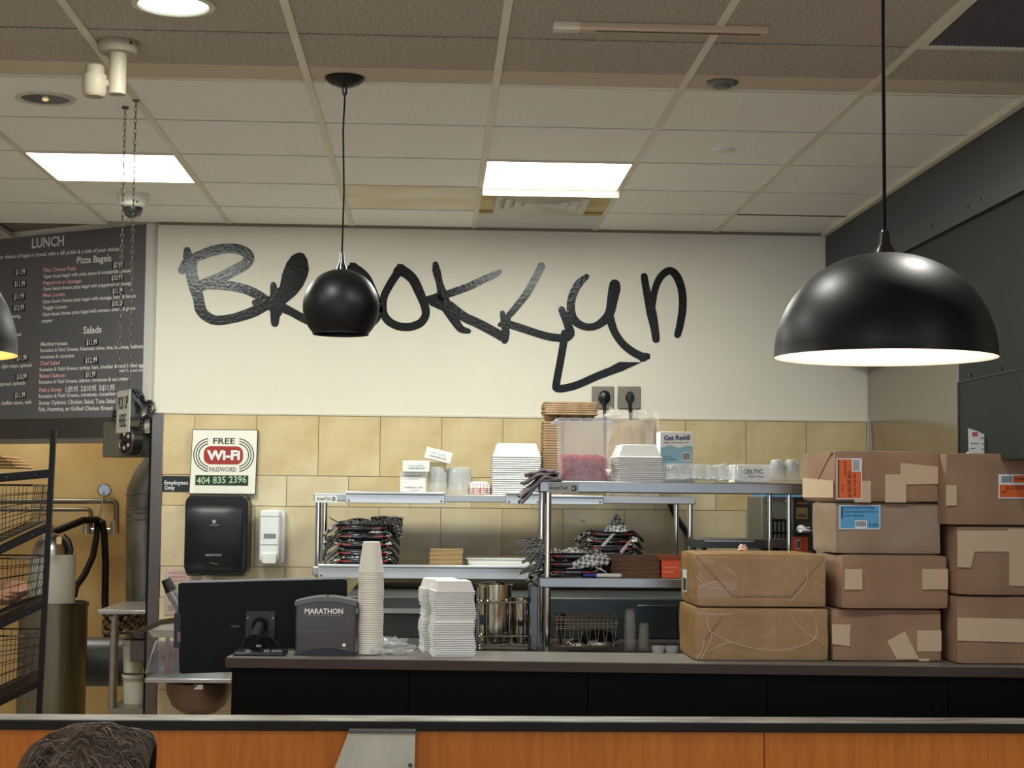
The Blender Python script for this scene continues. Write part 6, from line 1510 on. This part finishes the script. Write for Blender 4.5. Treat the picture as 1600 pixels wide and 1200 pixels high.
# ================================================================ front ledge bracket
Yb_ = yl0-.004
bk = thing('steel_slide_panel', 'sloping pale steel panel fixed below the front ledge', 'panel', Q(590,1145,Yb_))
a, b, c_, d = Q(546,1141,Yb_), Q(649,1143,Yb_), Q(647,1215,Yb_-.06), Q(517,1215,Yb_-.06)
MB().prism([d,c_,b,a],(0,.006,0)).build('face', M('dull_pale_steel',(178,178,170),.4,.5,rgb2=(158,158,150),vs=(10,10,3)), bk, bevel=.001)
MB().box((a.x-.002,Yb_-.006,b.z-.004),(b.x+.002,Yb_+.02,a.z+.004)).build('top_bend', M('dark_top_bend',(96,96,92),.4,.6), bk, bevel=.002)
MB().prism([c_,b,b+V(0,.03,0),c_+V(0,.09,0)],(-.003,0,0)).build('side_web', M('dull_pale_steel',(0,0,0)), bk)
MB().cyl(Q(641,1196,Yb_-.05),Q(641,1196,Yb_-.06),.006,n=12).build('bolt', black, bk)

# ================================================================ seated man (hair in view)
Yh = 2.6
hc_ = Q(140,1190,Yh); hc_.z = Q(140,1133,Yh).z-.148; hc_.x = Q(137,1133,Yh).x   # head centre
px_ = lambda n_: n_/F_PX*Yh
man = thing('person', 'seated man with swept-back brown hair in front of the ledge, facing right', 'person', (hc_.x-.05, Yh, 0))
skin_ = M('skin',(206,158,130),.55)
SH = V(hc_.x-.07, Yh, hc_.z-.27)
def skel():
    J = {}; Vx = []; Ed = []; Rd = []
    def j(n_, p, r): J[n_] = len(Vx); Vx.append(Vector(p)); Rd.append(r); return J[n_]
    def e(a_, b_): Ed.append((J[a_], J[b_]))
    px0 = hc_.x-.14
    j('pelvis',(px0-.02,Yh,.56),(.15,.12)); j('waist',(px0-.01,Yh,.70),(.135,.10)); j('chest',(px0+.01,Yh,.90),(.155,.11)); j('uchest',(px0+.02,Yh,hc_.z-.24),(.12,.09)); j('neck',(px0+.06,Yh,hc_.z-.15),(.05,.055)); j('skull',(hc_.x-.01,Yh,hc_.z-.04),(.055,.06))
    for a_, b_ in (('pelvis','waist'),('waist','chest'),('chest','uchest'),('uchest','neck'),('neck','skull')): e(a_, b_)
    for s_ in (-1, 1):
        k = str(s_)
        j('hip'+k,(px0+.04,Yh+s_*.10,.53),(.09,.09)); j('knee'+k,(px0+.44,Yh+s_*.14,.53),(.062,.062)); j('calf'+k,(px0+.47,Yh+s_*.14,.36),(.055,.055)); j('ankle'+k,(px0+.44,Yh+s_*.14,.10),(.038,.04)); j('toe'+k,(px0+.62,Yh+s_*.15,.05),(.035,.03))
        for a_, b_ in (('pelvis','hip'+k),('hip'+k,'knee'+k),('knee'+k,'calf'+k),('calf'+k,'ankle'+k),('ankle'+k,'toe'+k)): e(a_, b_)
        j('sh'+k,(px0+.02,Yh+s_*.18,hc_.z-.27),(.06,.06)); j('elb'+k,(px0+.08,Yh+s_*.23,.72),(.042,.042)); j('wr'+k,(px0+.30,Yh+s_*.17,.635),(.028,.024)); j('palm'+k,(px0+.37,Yh+s_*.16,.615),(.036,.017))
        for a_, b_ in (('uchest','sh'+k),('sh'+k,'elb'+k),('elb'+k,'wr'+k),('wr'+k,'palm'+k)): e(a_, b_)
        for f_ in range(4):
            oy = (f_-1.5)*.019; L_ = (.072,.082,.077,.062)[f_]
            j('f%d'%f_+k,(px0+.405,Yh+s_*.16+oy,.615),(.009,.009)); j('g%d'%f_+k,(px0+.405+L_*.55,Yh+s_*.16+oy*1.1,.612),(.0085,.0085)); j('h%d'%f_+k,(px0+.405+L_,Yh+s_*.16+oy*1.1,.600),(.0075,.0075))
            e('palm'+k,'f%d'%f_+k); e('f%d'%f_+k,'g%d'%f_+k); e('g%d'%f_+k,'h%d'%f_+k)
        j('t1'+k,(px0+.345,Yh+s_*.16-s_*.035,.612),(.011,.011)); j('t2'+k,(px0+.385,Yh+s_*.16-s_*.055,.605),(.009,.009)); e('wr'+k,'t1'+k); e('t1'+k,'t2'+k)
    return Vx, Ed, Rd
Vx, Ed, Rd = skel()
me = bpy.data.meshes.new('body'); me.from_pydata([tuple(v-man.location) for v in Vx], Ed, []); me.materials.append(skin_)
bo = bpy.data.objects.new('body', me); COL.objects.link(bo)
md = bo.modifiers.new('skin','SKIN'); 
for v, r_ in zip(me.skin_vertices[0].data, Rd): v.radius = r_
me.skin_vertices[0].data[0].use_root = True
md2 = bo.modifiers.new('sub','SUBSURF'); md2.levels = 2; md2.render_levels = 2
# evaluate, then add the shaped head to the same mesh
dg = bpy.context.evaluated_depsgraph_get(); me2 = bpy.data.meshes.new_from_object(bo.evaluated_get(dg)); bo.modifiers.clear(); bo.data = me2; bo.parent = man
def headf(u, v):
    th = 2*PI*u; ph = PI*v; d = V(math.sin(ph)*math.cos(th), math.sin(ph)*math.sin(th), math.cos(ph))
    x, y, z_ = d.x*.098, d.y*.076, d.z*.118
    if d.z < 0: x *= 1-.18*(-d.z); y *= 1-.30*(-d.z); x += .012*(-d.z)
    f_ = max(0, d.x)**3
    nose_ = math.exp(-((z_+.018)/.022)**2-((y)/.012)**2)*f_*.026
    brow = math.exp(-((z_-.018)/.012)**2)*f_*.006; eye = -math.exp(-((z_-.002)/.012)**2-((abs(y)-.031)/.013)**2)*f_*.010
    lips = math.exp(-((z_+.058)/.009)**2-(y/.022)**2)*f_*.008; chin = math.exp(-((z_+.098)/.018)**2-(y/.025)**2)*f_*.012
    ear = math.exp(-((d.x+.05)/.12)**2-((z_+.012)/.026)**2)*(abs(d.y)**6)*.018
    return V(hc_.x+x+nose_+brow+eye+lips+chin, hc_.y+y+(ear if y > 0 else -ear), hc_.z+z_)
hd = MB().grid(headf, 56, 44)
bm = bmesh.new(); bm.from_mesh(me2)
vv = [bm.verts.new(p-man.location) for p in hd.v]
for f_ in hd.f: bm.faces.new([vv[i] for i in f_])
bmesh.ops.remove_doubles(bm, verts=bm.verts[:], dist=.00005); bm.to_mesh(me2); bm.free(); me2.shade_smooth()
for s_ in (-1, 1):
    MB().lathe([(.001,-.011),(.008,-.008),(.011,0),(.008,.008),(.001,.011)], (hc_.x+.082,Yh+s_*.031,hc_.z+.003), 12).build('eye', M('eye_dark',(70,50,40),.2), man)
shirt = M('dark_tshirt',(44,48,60),.9,bump=.1,bs=80)
def tors(u, v):
    th = 2*PI*u; z_ = .56+(hc_.z-.20-.56)*v; px0 = hc_.x-.14
    w_ = (.145+.03*math.sin(PI*min(1,v*1.05)))*(1 if v < .86 else math.sqrt(max(0,1-((v-.86)/.16)**2))*.75+.25); dd = (.125+.01*math.sin(PI*v))*(1 if v < .86 else 1-.45*(v-.86)/.14)
    return V(px0+.015*v+dd*math.cos(th)+(.03*v), Yh+w_*1.25*math.sin(th), z_)
MB().grid(tors, 32, 18).build('shirt', shirt, man, smooth=80, solid=.004)
px0 = hc_.x-.14
for s_ in (-1, 1):
    MB().tube([(px0+.02,Yh+s_*.15,hc_.z-.26),(px0+.03,Yh+s_*.19,hc_.z-.32),(px0+.06,Yh+s_*.218,.80)], [.075,.068,.058], 16).build('sleeve', shirt, man, smooth=80)
    MB().tube([(px0-.03,Yh+s_*.09,.55),(px0+.1,Yh+s_*.11,.545),(px0+.42,Yh+s_*.14,.53),(px0+.475,Yh+s_*.14,.48),(px0+.47,Yh+s_*.14,.3),(px0+.445,Yh+s_*.14,.11)], [.11,.10,.078,.074,.064,.055], 16).build('trouser_leg', M('blue_denim',(50,62,88),.9,bump=.1,bs=80), man, smooth=80)
    MB().rbox((px0+.38,Yh+s_*.145-.045,.0),(px0+.68,Yh+s_*.145+.045,.085),.03,4,'x').build('shoe', M('shoe_black',(26,26,28),.6), man, bevel=.015)
# hair: cap plus swept strands
hm1 = M('hair_brown',(78,60,48),.5,rgb2=(44,34,28),vs=(30,30,60)); hm2 = M('hair_light',(122,98,78),.45,rgb2=(84,66,52),vs=(40,40,80)); 
ol = [(28,1205),(36,1185),(52,1166),(70,1152),(90,1143),(112,1137),(140,1133.5),(170,1134.5),(195,1138),(215,1140.5),(232,1144),(240,1150),(242,1160)]
ox = [Q(x,y,Yh).x for x,y in ol]; oz = [Q(x,y,Yh).z for x,y in ol]; zb_h = hc_.z+.005
def topz(x):
    if x <= ox[0]: return oz[0]
    if x >= ox[-1]: return oz[-1]
    for i in range(len(ox)-1):
        if ox[i] <= x <= ox[i+1]:
            t = (x-ox[i])/(ox[i+1]-ox[i]); return oz[i]+(oz[i+1]-oz[i])*t
def cappt(u, phi, off=0):   # u along x, phi across (-1..1)
    x = ox[0]+(ox[-1]-ox[0])*u; hw_ = .083*math.sqrt(max(.02, 1-((u-.52)/.60)**2))
    a_ = phi*PI/2*1.08
    H_ = topz(x)-zb_h
    drop = 0
    return V(x-.012*(1-math.cos(a_))*(u-.5)*2, Yh+(hw_+off)*math.sin(a_), zb_h+(H_-.004+off)*max(math.cos(a_),-.3)-(.045*(1-u) if abs(phi) > .95 else 0))
MB().grid(lambda u, v: cappt(u, v*2-1), 30, 26).build('hair', hm1, man, smooth=80)
random.seed(11)
def strands(n, mat, offr, name):
    b_ = MB()
    for k in range(n):
        u0 = random.uniform(-.08,.84); ph0 = random.uniform(-1.0,.98); ln = random.uniform(.16,.30); of = random.uniform(.0,offr); jit = random.uniform(-.04,.04)
        pts = []; N = 9; lift = max(0, noise.noise(V(u0*5, ph0*4, 7)))*.006
        for i in range(N):
            s_ = i/(N-1); u = min(u0+ln*s_, 1.0)
            # locks rise from the side and sweep back over towards the brow
            ph = ph0+jit+.18*math.sin(PI*s_*1.15+1.2*noise.noise(V(u0*4,ph0*3,2)))*(1 if ph0 < 0 else -1)*.6+.16*noise.noise(V(u*5, ph0*3.2, 1.5))+.05*noise.noise(V(u*13, ph0*9, 4))
            pts.append(cappt(max(u,0), max(-1.0,min(1.0,ph)), (of+lift)*math.sin(PI*min(1,s_*1.05))+.001))
        r0 = random.uniform(.0006,.0013)
        b_.tube(pts, [r0*(.4+.9*math.sin(PI*(.12+.86*i/(N-1)))) for i in range(N)], 4, cap=False)
    o = b_.build(name, mat, man, smooth='flat'); o.data.shade_smooth(); o['kind'] = 'stuff'
strands(2600, hm1, .005, 'hair_strands'); strands(900, hm2, .006, 'hair_strands')
# his chair
ch = thing('dining_chair', 'plain dark wooden chair under the seated man', 'chair', (px0,Yh,0))
wd = M('dark_chair_wood',(70,46,32),.5,var=.2,vs=(20,20,3))
MB().rbox((px0-.2,Yh-.2,.42),(px0+.24,Yh+.2,.455),.03,4,'z').build('seat', wd, ch, bevel=.006)
for x in (-.18,.21):
    for y in (-.18,.18): MB().cyl((px0+x,Yh+y,0),(px0+x,Yh+y,.42),.016,.02).build('leg', wd, ch)
for y in (-.18,.18): MB().cyl((px0-.18,Yh+y,.455),(px0-.26,Yh+y,.86),.016).build('back_post', wd, ch)
MB().hexa([V(px0-.265,Yh-.19,.72),V(px0-.245,Yh-.19,.72),V(px0-.245,Yh+.19,.72),V(px0-.265,Yh+.19,.72),V(px0-.285,Yh-.19,.86),V(px0-.265,Yh-.19,.86),V(px0-.265,Yh+.19,.86),V(px0-.285,Yh+.19,.86)]).build('backrest', wd, ch, bevel=.004)
